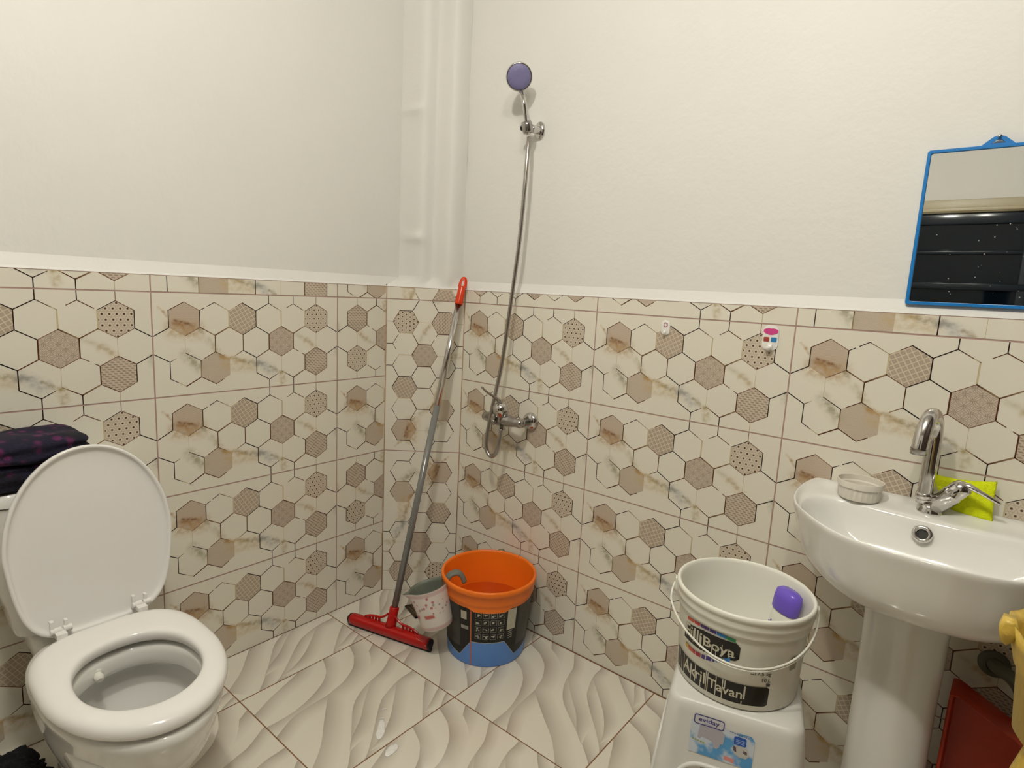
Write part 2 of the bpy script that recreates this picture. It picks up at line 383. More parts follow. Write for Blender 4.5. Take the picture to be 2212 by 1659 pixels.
# ------------------------------------------------------------------ back wall (y = 0)
tw = TileWall(); n = (0, -1, 0)
tw.quad((b0, -g, 0), (XR, -g, 0), (XR, -g, ZT), (b0, -g, ZT), 1)
for z in Z0: tw.tile((K1-.6, 0, z), (1, 0, 0), (0, 0, 1), n, u0=.0074)
tw.tile((K1, 0, 1.2+.3), (-1, 0, 0), (0, 0, -1), n, u0=0, u1=.5926, v0=.3-.0475, v1=.3)
t = K1; k = 0
while t < XR:
    u1 = min(.6, XR-t)
    for z in Z0: tw.tile((t, 0, z), (1, 0, 0), (0, 0, 1), n, u1=u1)
    vv = (0.0, .053)[k % 2]
    tw.tile((t, 0, 1.2-vv), (1, 0, 0), (0, 0, 1), n, u1=u1, v0=vv, v1=vv+.0475)
    t += .6; k += 1
xs = [b0, .8, 1.4, 2.0, XR]; xs2 = [.165, .8, 1.4, 2.0, XR]
strip(tw, [(x, 0, ZT) for x in xs], [(x, .006, ZT+.006) for x in xs])
strip(tw, [(x, .006, ZT+.006) for x in xs], [(x, .02, 1.280) for x in xs2])
strip(tw, [(x, .02, 1.280) for x in xs2], [(x, .02, CEIL) for x in xs2])
tw.build('wall_back', TM+[M_paint])

# ------------------------------------------------------------------ chamfered corner panel with the boxed pipes above
tw = TileWall(); P0 = Vector((0, -a0, 0)); P1 = Vector((b0, 0, 0)); T = (P1-P0).normalized(); n = Vector((T.y, -T.x, 0)); LW = (P1-P0).length
tw.quad(P0-n*.0008, P1-n*.0008, P1-n*.0008+Vector((0, 0, ZT)), P0-n*.0008+Vector((0, 0, ZT)), 1)
Z = Vector((0, 0, 1))
tw.tile(P0+T*.3002+Z*.6, Z, -T, n)
tw.tile(P0+Z*.6, -Z, T, n)
tw.tile(P0+Z*1.457, -Z, T, n, u0=.257-.0475, u1=.257)
# outline of the pipe boxing in plan, sampled so it can be rounded
prof = [(-.02, -.125), (.0, -.120), (.03, -.118), (.06, -.115), (.082, -.112), (.094, -.102), (.099, -.085), (.101, -.068), (.108, -.058), (.125, -.056), (.150, -.055), (.172, -.054), (.184, -.047), (.188, -.03), (.190, -.005), (.19, .02)]
NP = len(prof)
def low(i): return P0+(P1-P0)*(i/(NP-1))
zz = [ZL-.002+k*.012 for k in range(int((CEIL-ZL)/.012))]+[CEIL]
def bumpy(i, z):
    x, y = prof[i]; b = 0
    for (zc, ic, am, sz, si) in ((1.90, 2.5, .010, .012, 2.0), (1.437, 3.2, .010, .013, 1.8), (1.425, 4.2, .006, .02, 1.5), (1.885, 4.5, .005, .03, 1.6)):
        b += am*math.exp(-((z-zc)/sz)**2-((i-ic)/si)**2)
    b += .0018*noise.noise(Vector((x*9, y*9, z*5)))
    return (x+b*.25, y-b, z)
grid = [[tuple(low(i)+Z*ZT) for i in range(NP)], [tuple(low(i)-n*.005+Z*(ZT+.007)) for i in range(NP)]]+[[bumpy(i, z) for i in range(NP)] for z in zz]
b = len(tw.v); tw.v += [Vector(p) for r in grid for p in r]
for r in range(len(grid)-1):
    for i in range(NP-1):
        q = b+r*NP+i; tw.f.append((q, q+1, q+NP+1, q+NP)); tw.mi.append(9); tw.uv.append([(0, 0)]*4); tw.co.append([(1, 1, 1, 1)]*4)
o = tw.build('wall_corner', TM+[M_paint])
for p in o.data.polygons:
    if p.material_index == 9: p.use_smooth = True
# rust-brown grout streaks running down both corner joints
M_rust = mat('rusty_joint', '#b38f70', .85, var=.2, vscale=14)
for nm, P in (('trim_1', P0), ('trim_2', P1)):
    v, f = tube([(P.x-.0002, P.y+.0002, 0), (P.x-.0002, P.y+.0002, .6), (P.x-.0002, P.y+.0002, ZT-.004)], [.0026, .0020, .0014], 8)
    tag(raw(nm, v, f, M_rust, None, smooth=True), kind='structure')

# ------------------------------------------------------------------ other walls, ceiling
def wallplain(name, a, bb, n):
    tw = TileWall(); a, bb = Vector(a), Vector(bb); L = (bb-a).length; T_ = (bb-a).normalized()
    nn = Vector(n); tw.quad(a-nn*.0008, bb-nn*.0008, bb-nn*.0008+Z*ZT, a-nn*.0008+Z*ZT, 1)
    t = 0
    while t < L:
        for z in Z0: tw.tile(a+T_*t+Z*z, T_, Z, nn, u1=min(.6, L-t))
        tw.tile(a+T_*t+Z*1.2, T_, Z, nn, u1=min(.6, L-t), v1=.0475)
        t += .6
    c, d = a-nn*.02, bb-nn*.02
    tw.quad(a+Z*ZT, bb+Z*ZT, d+Z*ZL, c+Z*ZL, 9); tw.quad(c+Z*ZL, d+Z*ZL, d+Z*CEIL, c+Z*CEIL, 9)
    return tw
tag(raw('wall_right', [(XR, .02, 0), (XR, YF-.02, 0), (XR, YF-.02, CEIL), (XR, .02, CEIL)], [(0, 1, 2, 3)], mat('bounce_cutting_brown', '#3a2c22', .5, var=.3, vscale=5)), kind='structure')  # unseen wall, coloured dark brown to cut bounce light under the basin
DX0, DX1, DZ = 1.0, 1.96, 1.965                                # door opening in the front wall
tw = wallplain('wall_front', (XR, YF, 0), (DX1+.09, YF, 0), (0, 1, 0))
tw2 = wallplain('wall_front', (DX0-.09, YF, 0), (0, YF, 0), (0, 1, 0))
b = len(tw.v); tw.v += tw2.v; tw.f += [tuple(i+b for i in q) for q in tw2.f]; tw.mi += tw2.mi; tw.uv += tw2.uv; tw.co += tw2.co
tw.quad((DX0-.09, YF-.02, DZ+.09), (DX1+.09, YF-.02, DZ+.09), (DX1+.09, YF-.02, CEIL), (DX0-.09, YF-.02, CEIL), 9)
tw.build('wall_front', TM+[M_paint])
o = raw('ceiling', [(-.05, .05, CEIL), (XR+.05, .05, CEIL), (XR+.05, YF-.05, CEIL), (-.05, YF-.05, CEIL)], [(0, 1, 2, 3)], M_ceil); tag(o, kind='structure')

# ------------------------------------------------------------------ floor: 45 cm tiles with a printed wave relief
GF = .4521
FC = [([(-.06, .50), (.012, .400), (.065, .268), (.113, .149), (.172, .035), (.20, -.03)], .11, .11),
      ([(-.02, .63), (.015, .618), (.115, .575), (.17, .535), (.235, .46), (.30, .33), (.338, .195), (.345, .075), (.342, -.02)], .10, .10),
      ([(.09, 1.02), (.12, .978), (.20, .848), (.248, .712)], .10, .12),
      ([(-.02, .86), (.03, .845), (.146, .795), (.242, .713), (.322, .575), (.356, .449), (.364, .313), (.38, .165), (.452, .02), (.48, -.03)], .12, .10),
      ([(.146, .795), (.242, .713), (.322, .575), (.358, .447), (.453, .356), (.575, .258), (.715, .147), (.83, .018), (.86, -.02)], .12, .14),
      ([(.325, 1.02), (.338, .975), (.415, .845), (.455, .694), (.508, .572), (.588, .468), (.728, .358), (.87, .25), (.98, .15), (1.02, .10)], .085, .085),
      ([(.338, .975), (.415, .845), (.457, .718), (.592, .557), (.703, .443), (.80, .308), (.88, .235)], .085, .11),
      ([(.57, 1.02), (.578, .955), (.588, .84), (.634, .70), (.668, .636), (.744, .545), (.858, .425), (.955, .317), (.992, .262), (1.02, .21)], .08, .08),
      ([(.57, 1.02), (.578, .955), (.592, .845), (.712, .711), (.828, .584), (.915, .45), (.965, .317)], .08, .11),
      ([(.70, 1.02), (.738, .966), (.83, .869), (.936, .767), (1.02, .69)], .08, .08),
      ([(.85, 1.02), (.863, .963), (.921, .852), (.962, .76)], .06, .05),
      ([(.93, 1.02), (.937, .97), (1.01, .85)], .05, .05)]
tw = TileWall()
tw.quad((-.02, YF-.02, -.0010), (XR+.02, YF-.02, -.0010), (XR+.02, .02, -.0010), (-.02, .02, -.0010), 1)
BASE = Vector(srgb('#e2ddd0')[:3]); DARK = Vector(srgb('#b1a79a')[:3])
FR = []
for ci, (cv, w0_, w1_) in enumerate(FC):
    pts = catmull([Vector((x, y, 0)) for x, y in cv], 5)
    nor = []
    for i in range(len(pts)):
        d = (pts[min(i+1, len(pts)-1)]-pts[max(0, i-1)]).normalized(); q = Vector((-d.y, d.x, 0))
        if q.x+q.y < 0: q = -q
        nor.append(q)
    for i in range(len(pts)-1):
        for a, bb in ((0, .25), (.25, .55), (.55, 1)):
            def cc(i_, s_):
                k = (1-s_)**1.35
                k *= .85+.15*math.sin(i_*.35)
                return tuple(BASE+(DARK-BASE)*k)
            qd = []
            for (ii, s_) in ((i, a), (i+1, a), (i+1, bb), (i, bb)):
                tp = ii/(len(pts)-1); te = min(1, (1-tp)/.25) if ci in (6, 8, 10) else 1
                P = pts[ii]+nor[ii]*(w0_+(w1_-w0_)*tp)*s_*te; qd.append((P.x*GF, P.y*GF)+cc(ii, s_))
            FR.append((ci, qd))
x0 = .23-GF
xi = x0
while xi < XR:
    yi = -GF-.003
    while yi > YF-GF:
        lim = (max(0, xi)-xi+.0018, min(GF, XR-xi)-.0018, max(YF, yi)-yi+.0018, GF-.0018)
        q = clip([(0, 0)+tuple(BASE), (GF, 0)+tuple(BASE), (GF, GF)+tuple(BASE), (0, GF)+tuple(BASE)], *lim)
        if q:
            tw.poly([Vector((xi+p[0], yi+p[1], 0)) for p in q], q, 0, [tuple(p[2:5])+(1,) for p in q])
            for ci, qd in FR:
                q = clip(qd, *lim)
                if not q: continue
                ar = sum(q[i][0]*q[(i+1) % len(q)][1]-q[(i+1) % len(q)][0]*q[i][1] for i in range(len(q)))
                if ar < 0: q = q[::-1]
                h = .00008+.00003*ci
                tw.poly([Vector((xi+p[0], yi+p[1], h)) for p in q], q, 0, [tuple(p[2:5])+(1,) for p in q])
        yi -= GF
    xi += GF
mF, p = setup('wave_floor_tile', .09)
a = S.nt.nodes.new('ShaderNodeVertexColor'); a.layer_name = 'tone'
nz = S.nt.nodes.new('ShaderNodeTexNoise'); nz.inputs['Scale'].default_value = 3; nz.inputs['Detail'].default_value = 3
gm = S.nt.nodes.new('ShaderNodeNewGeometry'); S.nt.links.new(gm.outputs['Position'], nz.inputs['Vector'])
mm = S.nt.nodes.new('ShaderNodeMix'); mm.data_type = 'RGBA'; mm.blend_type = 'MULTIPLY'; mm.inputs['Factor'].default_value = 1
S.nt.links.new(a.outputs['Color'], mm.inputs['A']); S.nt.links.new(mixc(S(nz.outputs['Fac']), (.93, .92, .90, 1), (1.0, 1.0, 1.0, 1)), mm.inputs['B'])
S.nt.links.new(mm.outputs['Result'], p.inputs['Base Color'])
tw.build('floor', [mF, mat('floor_grout', '#8e6446', .85, var=.25, vscale=10)])

# ------------------------------------------------------------------ glazed door behind the camera, seen in the mirror
M_door = mat('cream_door_paint', '#b5aa8c', .35); M_leaf = mat('dark_blue_door_metal', '#0d1a26', .15, spec=.5)
M_glass = mat('dark_door_glass', '#051019', .05, spec=.3, var=.02)
dr = thing('door_1', (DX0, YF, 0), None, None); dr['kind'] = 'structure'
fr = merge(box(((DX0+DX1)/2, YF, DZ+.045), (DX1-DX0+.18, .06, .09)), box((DX0-.045, YF, DZ/2), (.09, .06, DZ)), box((DX1+.045, YF, DZ/2), (.09, .06, DZ)), box(((DX0+DX1)/2, YF+.02, DZ+.02), (DX1-DX0+.12, .05, .025)))
bev(raw('door_frame', *fr, M_door, dr), .004)
xc = (DX0+DX1)/2; wd = DX1-DX0
lf = merge(box((xc, YF-.02, DZ-.04), (wd, .045, .08)), box((DX0+.035, YF-.02, DZ/2), (.07, .045, DZ)), box((DX1-.035, YF-.02, DZ/2), (.07, .045, DZ)), box((xc, YF-.02, 1.69), (wd, .04, .03)), box((xc, YF-.015, 1.45), (wd, .05, .05)), box((xc, YF-.02, .9), (wd, .045, .1)), box((xc, YF-.02, .06), (wd, .045, .12)))
bev(raw('door_leaf', *lf, M_leaf, dr), .008)
raw('door_glass', *box((xc, YF-.025, .975), (wd-.1, .008, 1.88)), M_glass, dr)

# ------------------------------------------------------------------ ceiling lamps
M_lampb = mat('lamp_housing', (.8, .8, .78, 1), .4)
for i, ((lx, ly), pw) in enumerate(LAMPS):
    L = thing('ceiling_lamp', (lx, ly, CEIL), ('round white ceiling lamp over the left half of the room', 'round white ceiling lamp over the right half of the room')[i], 'lamp', None)
    raw('housing', *lathe([(.0, -.002), (.11, -.002), (.115, -.012), (.108, -.03), (.098, -.03)], (lx, ly, CEIL), 48), M_lampb, L, smooth=True)
    em = mat('lamp_diffuser_%d' % i, (1, .95, .85, 1), .5, emis=LAMP_COL+(1,), es=14)
    raw('diffuser', *lathe([(.0, -.050), (.045, -.047), (.075, -.040), (.093, -.030), (.096, -.024)], (lx, ly, CEIL), 40), em, L, smooth=True)
    ld = bpy.data.lights.new('bulb', 'POINT'); ld.energy = pw; ld.color = LAMP_COL; ld.shadow_soft_size = .05
    lo = bpy.data.objects.new('bulb', ld); COL.objects.link(lo); lo.parent = L; lo.location = (0, 0, -.13)

# ================================================================== toilet
CY = -1.256
def egg(x0, x1, hw, z, n=64, back=3.0, cf=.50, cy=CY, tilt=0):
    xc = x0+(x1-x0)*cf; out = []
    for k in range(n):
        t = 2*math.pi*k/n; c, s_ = math.cos(t), math.sin(t)
        if c >= 0: x = xc+(x1-xc)*c; y = hw*s_
        else:
            e = 2/back; x = xc-(xc-x0)*abs(c)**e; y = hw*math.copysign(abs(s_)**e, s_)
        out.append(Vector((x, cy+y, z)))
    return out
toi = thing('toilet', (.30, CY, 0), 'white ceramic toilet with its lid up against the tiled left wall', 'toilet')
# bowl outside then over the rim and down inside
rings = [egg(.16, .60, .105, 0), egg(.16, .60, .105, .03), egg(.16, .585, .098, .06), egg(.16, .59, .103, .14), egg(.16, .64, .122, .22), egg(.16, .695, .147, .29), egg(.17, .725, .152, .345),
         egg(.18, .738, .158, .372), egg(.20, .742, .160, .386), egg(.22, .738, .158, .398), egg(.23, .728, .152, .403),
         egg(.375, .672, .118, .403, back=2.2), egg(.385, .664, .112, .396, back=2.2), egg(.390, .662, .109, .375, back=2.2), egg(.388, .664, .110, .352, back=2.2), egg(.380, .674, .120, .347, back=2.2),
         egg(.352, .704, .140, .350, back=2.2), egg(.345, .706, .142, .325, back=2.2), egg(.36, .69, .132, .28, back=2.2), egg(.39, .65, .105, .22, back=2.2), egg(.43, .60, .07, .17, back=2.2), egg(.46, .57, .04, .13, back=2), egg(.50, .53, .01, .12, back=2)]
v, f = loft(rings); bowl = raw('bowl', v, f, M_ceram, toi, smooth=True); fixn(bowl); subs(bowl, 1)
raw('water', [tuple(q) for q in egg(.43, .605, .072, .176, back=2.1)], [tuple(range(64))], mat('toilet_water', (.75, .78, .74, 1), .03, trans=.85, ior=1.33), bowl, smooth=True)
v, f = box((.135, CY, .355), (.25, .21, .075)); nk = raw('rear_deck', v, f, M_ceram, toi); bev(nk, .02, 4)
# seat ring: rounded section
def inner(k, z, gr=0):
    return egg(.395-gr, .672+gr, .110+gr, z, back=2.3, cf=.5)
so = lambda g_, z: egg(.288+g_, .740-g_, .1645-g_, z, back=3.2, cf=.46)
rings = [so(.004, .409), so(.0, .413), so(-.001, .420), so(.001, .428), so(.006, .434), so(.016, .438), so(.030, .4395), inner(0, .4385, .012), inner(0, .436, .004), inner(0, .430, 0), inner(0, .420, 0), inner(0, .411, .003), inner(0, .409, .010)]
v, f = loft(rings+[rings[0]], False, False); se = raw('seat', v, f, M_seat, toi, smooth=True); fixn(se); subs(se, 1)
# lid leaning back: local (w, h, d)
LB = Vector((.262, CY+.010, .409)); LT = Vector((.205, CY+.012, .845)); up = (LT-LB).normalized(); Ll = (LT-LB).length
wdir = Vector((0, 1, 0)); nrm = wdir.cross(up).normalized()
if nrm.x < 0: nrm = -nrm
def lid_out(g_, n=72):
    out = []
    for k in range(n):
        t = 2*math.pi*k/n; c, s_ = math.cos(t), math.sin(t)           # c>0 = top
        if c >= 0: h = .205+(Ll-.205-g_)*c; w_ = (.170-g_)*abs(s_)**(2/2.05)*(1 if s_ >= 0 else -1)
        else:
            e = 2/4.6; h = .205-(.205-.004-g_)*abs(c)**e
            w_ = (.170-g_)*abs(s_)**e*(1 if s_ >= 0 else -1)
            q = (h/.205); w_ *= .815+.185*min(1, q*1.05)**.8
        out.append((w_, h))
    return out
def lring(g_, d): return [LB+wdir*w_+up*h+nrm*d for w_, h in lid_out(g_)]
rings = [lring(.030, -.016), lring(.010, -.015), lring(.002, -.010), lring(0, -.002), lring(.0, .004), lring(.002, .007), lring(.005, .0075), lring(.0085, .006), lring(.011, .0), lring(.016, -.003), lring(.04, -.005), lring(.09, -.006)]
v, f = loft(rings); lid = raw('lid', v, f, M_seat, toi, smooth=True); fixn(lid); subs(lid, 1)
for yy in (CY+.085, CY-.078):
    v, f = merge(lathe([(.0, 0), (.0075, 0), (.0075, .020), (.0, .020)], (.272, yy-.014, .440), 20, (0, 1, 0)), lathe([(.0, 0), (.0075, 0), (.0075, .016), (.0, .016)], (.272, yy+.010, .440), 20, (0, 1, 0)), box((.268, yy-.010, .449), (.012, .007, .030)), box((.268, yy+.016, .447), (.012, .006, .026)), box((.282, yy+.002, .434), (.03, .020, .012)))
    autos(raw('hinge', v, f, M_seat, toi))
v, f = merge(lathe([(0, 0), (.010, 0), (.011, .010), (.008, .012), (.008, .017), (.0095, .018), (.0095, .026), (.006, .030), (.0, .030)], (.385, CY-.040, .374), 24, (1, 0, -.28)))
autos(raw('bidet_nozzle', v, f, M_white, toi))
# cistern
def rrect(cx, cy, hx, hy, z, r=.03, n=8):
    out = []
    for (sx, sy, a0_) in ((1, 1, 0), (-1, 1, 90), (-1, -1, 180), (1, -1, 270)):
        for k in range(n+1):
            t = R(a0_+90*k/n); out.append(Vector((cx+sx*(hx-r)+r*math.cos(t), cy+sy*(hy-r)+r*math.sin(t), z)))
    return out
rings = [rrect(.092, CY, .070, .118, .385, .04), rrect(.092, CY, .078, .130, .392, .04), rrect(.092, CY, .084, .148, .50, .04), rrect(.092, CY, .086, .158, .62, .04), rrect(.092, CY, .088, .164, .715, .04)]
v, f = loft(rings); autos(raw('cistern', v, f, M_ceram, toi))
rings = [rrect(.093, CY, .087, .163, .7165, .04), rrect(.093, CY, .091, .170, .719, .045), rrect(.093, CY, .091, .170, .738, .045), rrect(.093, CY, .085, .163, .746, .04), rrect(.093, CY, .06, .13, .749, .04)]
v, f = loft(rings); autos(raw('cistern_lid', v, f, M_ceram, toi))

# bath towel on the cistern -----------------------------------------------------
m, p = setup('purple_patterned_towel', .95)
tc = S.nt.nodes.new('ShaderNodeTexCoord'); vo = S.nt.nodes.new('ShaderNodeTexVoronoi'); vo.inputs['Scale'].default_value = 34; vo.inputs['Randomness'].default_value = .85
mp = S.nt.nodes.new('ShaderNodeMapping'); mp.inputs['Scale'].default_value = (1, 1, .6); S.nt.links.new(tc.outputs['Object'], mp.inputs[0]); S.nt.links.new(mp.outputs[0], vo.inputs['Vector'])
c_ = mixc(S(vo.outputs['Distance']).step(.16, .42), srgb('#15102a'), srgb('#5c1f4f'))
nz = S.nt.nodes.new('ShaderNodeTexNoise'); nz.inputs['Scale'].default_value = 14; S.nt.links.new(tc.outputs['Object'], nz.inputs['Vector'])
c_ = mixc(S(nz.outputs['Fac']).step(.62, .45), c_, srgb('#0c0a1a')); S.nt.links.new(c_, p.inputs['Base Color'])
n2 = S.nt.nodes.new('ShaderNodeTexNoise'); n2.inputs['Scale'].default_value = 400; S.nt.links.new(tc.outputs['Object'], n2.inputs['Vector'])
bb = S.nt.nodes.new('ShaderNodeBump'); bb.inputs['Strength'].default_value = .8; bb.inputs['Distance'].default_value = .004; S.nt.links.new(n2.outputs[0], bb.inputs['Height']); S.nt.links.new(bb.outputs[0], p.inputs['Normal'])
M_towel = m
def fold(cx, cy, cz, hx, hy, hz, rot=0, seed=0, amp=.006, n=14):
    """soft folded cloth block"""
    vs, fs = [], []; bm = bmesh.new(); bmesh.ops.create_cube(bm, size=2); bmesh.ops.subdivide_edges(bm, edges=bm.edges, cuts=n, use_grid_fill=True)
    for v_ in bm.verts:
        c = v_.co; e = 5.0; L_ = (abs(c.x)**e+abs(c.y)**e+abs(c.z)**e)**(1/e); c = c/L_
        q = Vector((c.x*hx, c.y*hy, c.z*hz)); d = noise.noise_vector(Vector((q.x*16+seed, q.y*16, q.z*30)))
        q += d*amp; ridge = math.sin((c.z*3.2+seed)*2.2)*.0035; q += Vector((c.x*ridge, c.y*ridge, 0))
        a = rot; q = Vector((q.x*math.cos(a)-q.y*math.sin(a), q.x*math.sin(a)+q.y*math.cos(a), q.z)); v_.co = q+Vector((cx, cy, cz))
    bm.verts.ensure_lookup_table(); vs = [tuple(v_.co) for v_ in bm.verts]; fs = [tuple(v_.index for v_ in f_.verts) for f_ in bm.faces]; bm.free(); return vs, fs
v, f = merge(fold(.100, -1.345, .782, .080, .125, .031, .05, 1, .007), fold(.108, -1.330, .838, .080, .105, .030, .10, 5, .007))
o = raw('bath_towel', v, f, M_towel, smooth=True); subs(o, 1); recenter(o, (.10, -1.34, .75)); tag(o, 'dark purple patterned towel folded in a pile on the toilet cistern behind the raised lid', 'towel')

# dark fuzzy cloth on the floor ---------------------------------------------------
M_fuzz = mat('dark_fuzzy_cloth', '#14151c', .95, var=.5, vscale=90, bump=1, bscale=300)
bm = bmesh.new(); bmesh.ops.create_icosphere(bm, subdivisions=5, radius=1)
for v_ in bm.verts:
    c = v_.co.copy(); q = Vector((c.x*.105, c.y*.12, max(c.z, -.35)*.066+.023)); q += c*(noise.noise(c*3)*.025+noise.noise(c*9)*.012+noise.noise(c*25)*.006)
    q.z = max(q.z, .0005); v_.co = q+Vector((.155, -1.475, 0))
vs = [tuple(v_.co) for v_ in bm.verts]; fs = [tuple(v_.index for v_ in f_.verts) for f_ in bm.faces]; bm.free()
o = raw('floor_cloth', vs, fs, M_fuzz, smooth=True); recenter(o, (.155, -1.475, 0)); tag(o, 'dark shaggy cloth heaped on the floor left of the toilet', 'cloth')

# ================================================================== pedestal basin
SX = 1.774
half = [(-.262, 0), (-.270, -.05), (-.273, -.112), (-.270, -.17), (-.262, -.225), (-.245, -.275), (-.220, -.314), (-.195, -.348), (-.168, -.377), (-.140, -.399), (-.108, -.414), (-.055, -.425), (0, -.428)]
outl = half+[(-x, y) for x, y in half[-2::-1]]
def resample(pts, n):
    P = catmull([Vector((x, y, 0)) for x, y in pts], 10); L = [0]
    for i in range(1, len(P)): L.append(L[-1]+(P[i]-P[i-1]).length)
    out = []; j = 0
    for k in range(n):
        t = L[-1]*k/(n-1)
        while j < len(L)-2 and L[j+1] < t: j += 1
        out.append(P[j].lerp(P[j+1], (t-L[j])/max(1e-9, L[j+1]-L[j])))
    return out
NF, NB = 61, 28
front = resample(outl, NF); rear = [Vector((.262-.524*k/(NB+1), 0, 0)) for k in range(1, NB+1)]
OUT = front+rear                                                # closed loop
def ring_from(z, sx, sy, yc=-.19, off=0, ymin=None):
    r = []
    for q in OUT:
        x, y = q.x*sx, yc+(q.y-yc)*sy+off
        if ymin is not None: y = min(y, ymin)
        r.append(Vector((SX+x, y-.0015, z)))
    return r
bas_half = [(-.2, -.118), (-.222, -.135), (-.240, -.17), (-.2425, -.215), (-.232, -.262), (-.21, -.303), (-.180, -.340), (-.145, -.370), (-.10, -.394), (-.05, -.404), (0, -.407)]
bo = bas_half+[(-x, y) for x, y in bas_half[-2::-1]]
bf = resample(bo, NF); br_ = [Vector((.2-.4*k/(NB+1), -.112-.012*math.cos((k/(NB+1)-.5)*math.pi), 0)) for k in range(1, NB+1)]
BAS = bf+br_
def bring(z, s_, yc=-.235, grow=0):
    return [Vector((SX+q.x*s_, yc+(q.y-yc)*s_-.0015, z)) for q in BAS]
def mixr(a, b_, t, z): return [Vector((p_.x+(q.x-p_.x)*t, p_.y+(q.y-p_.y)*t, z)) for p_, q in zip(a, b_)]
o0 = ring_from(0, 1, 1); B0 = bring(0, 1.0)
body = [ring_from(.648, .33, .34, -.19), ring_from(.655, .50, .52, -.19), ring_from(.665, .70, .72, -.185), ring_from(.682, .82, .82, -.17), ring_from(.705, .885, .885, -.14), ring_from(.735, .93, .93, -.10), ring_from(.77, .962, .965, -.05), ring_from(.795, .985, .985, 0), ring_from(.808, .996, .996, 0), ring_from(.815, .9985, .9985, 0),
        mixr(o0, B0, .06, .8195), mixr(o0, B0, .16, .8205), mixr(o0, B0, .30, .8185), mixr(o0, B0, .48, .812), mixr(o0, B0, .72, .8085), mixr(o0, B0, .92, .8075),
        mixr(o0, B0, 1.0, .8045), bring(.796, .975), bring(.780, .945), bring(.760, .905), bring(.738, .83), bring(.720, .72), bring(.706, .55), bring(.697, .33), bring(.693, .12)]
for r in body[:10]:                                             # keep the back edge on the wall
    for i in range(NF, NF+NB): r[i].y = max(r[i].y, -.0015) if r is body[9] else r[i].y
v, f = loft(body); bas = thing('pedestal_basin', (SX, -.19, 0), 'white ceramic pedestal basin below the blue framed mirror', 'basin')
bb_ = raw('basin', v, f, M_ceram, bas, smooth=True); fixn(bb_); subs(bb_, 1)
rings = []
for z, rx, ry in ((0, .100, .085), (.03, .098, .083), (.07, .084, .074), (.2, .078, .070), (.4, .077, .069), (.58, .079, .071), (.66, .084, .076)):
    rings.append([Vector((1.756+rx*math.cos(2*math.pi*k/48), -.165+ry*math.sin(2*math.pi*k/48), z)) for k in range(48)])
v, f = loft(rings); autos(raw('pedestal', v, f, M_ceram, bas))
oc = Vector((1.757, -.1385, .7765)); on = Vector((0, -1, .42)).normalized()
ov = raw('overflow_ring', *lathe([(.0105, .001), (.0105, .004), (.013, .0055), (.0185, .0045), (.0195, .001), (.0195, -.002)], oc, 36, on), M_chrome, bas, smooth=True)
tag(ov, 'round chrome overflow ring')
raw('overflow_hole', *lathe([(0, .0012), (.0107, .0012)], oc, 24, on), M_dark, ov)
raw('drain', *lathe([(0, .003), (.012, .003), (.016, .005), (.024, .004), (.025, 0)], (SX, -.237, .695), 32), M_chrome, bas, smooth=True)

# basin tap
ft = thing('basin_tap', (1.760, -.068, .8085), 'chrome swan-neck tap standing at the back of the white basin', 'tap')
raw('base', *lathe([(0, 0), (.0255, 0), (.0255, .004), (.021, .012), (.0195, .022), (.0, .022)], (1.760, -.068, .8085), 36), M_chrome, ft, smooth=True)
bd = Vector((.62, -.05, .78)).normalized(); b0_ = Vector((1.757, -.068, .812))
raw('body', *lathe([(0, .0), (.0205, .0), (.0205, .058), (.0215, .060), (.0215, .064), (.0200, .066), (.0205, .080), (.018, .092), (.010, .098), (0, .099)], b0_, 36, bd), M_chrome, ft, smooth=True)
lv = b0_+bd*.088
raw('lever', *tube([lv+Vector((-.006, 0, .004)), lv+Vector((.010, -.004, .006)), lv+Vector((.030, -.006, -.002)), lv+Vector((.062, -.010, -.016)), lv+Vector((.066, -.0105, -.0175))], [.010, .0085, .0058, .0052, .0035], 16, .8), M_chrome, ft, smooth=True)
path = catmull([(1.747, -.068, .828), (1.747, -.068, .88), (1.747, -.068, .94), (1.747, -.069, .985), (1.745, -.080, 1.018), (1.740, -.104, 1.034), (1.735, -.132, 1.026), (1.731, -.150, 1.000), (1.729, -.158, .972), (1.7285, -.160, .957)], 6)
rad = [.0155 if q.z > .98 or i < len(path)*.5 else .0155 for i, q in enumerate(path)]
raw('spout', *tube(path, rad, 24, cap=True), M_chrome, ft, smooth=True)
raw('spout_collar', *lathe([(.0158, 0), (.0178, .001), (.0178, .012), (.0158, .014)], (1.747, -.068, .838), 32), M_chrome, ft, smooth=True)
raw('aerator', *lathe([(0, .0005), (.010, .0005), (.0125, -.001), (.0157, -.001), (.0160, .012)], (1.7285, -.160, .955), 32), M_chrome2, ft, smooth=True)

# fluted bowl
cc_ = (1.622, -.084, .8095); n_ = 96
def flut(r, z, am):
    return [Vector((cc_[0]+(r+am*max(0, math.cos(24*2*math.pi*k/n_))**.5)*math.cos(2*math.pi*k/n_), cc_[1]+(r+am*max(0, math.cos(24*2*math.pi*k/n_))**.5)*math.sin(2*math.pi*k/n_), cc_[2]+z)) for k in range(n_)]
rings = [flut(.037, 0, 0), flut(.0415, .001, .0), flut(.0425, .004, .0016), flut(.0440, .027, .0018), flut(.0445, .0285, 0), flut(.0480, .030, 0), flut(.0492, .043, 0), flut(.0485, .0445, 0), flut(.0465, .0440, 0), flut(.0455, .032, 0), flut(.0425, .029, 0), flut(.040, .006, 0), flut(.036, .004, 0)]
v, f = loft(rings); o = raw('fluted_bowl', v, f, mat('ivory_bowl', '#dcd6ca', .3, var=.03, sss=.0), None); autos(o, 35); recenter(o, cc_)
tag(o, 'small ivory fluted bowl standing on the left back corner of the basin', 'bowl')
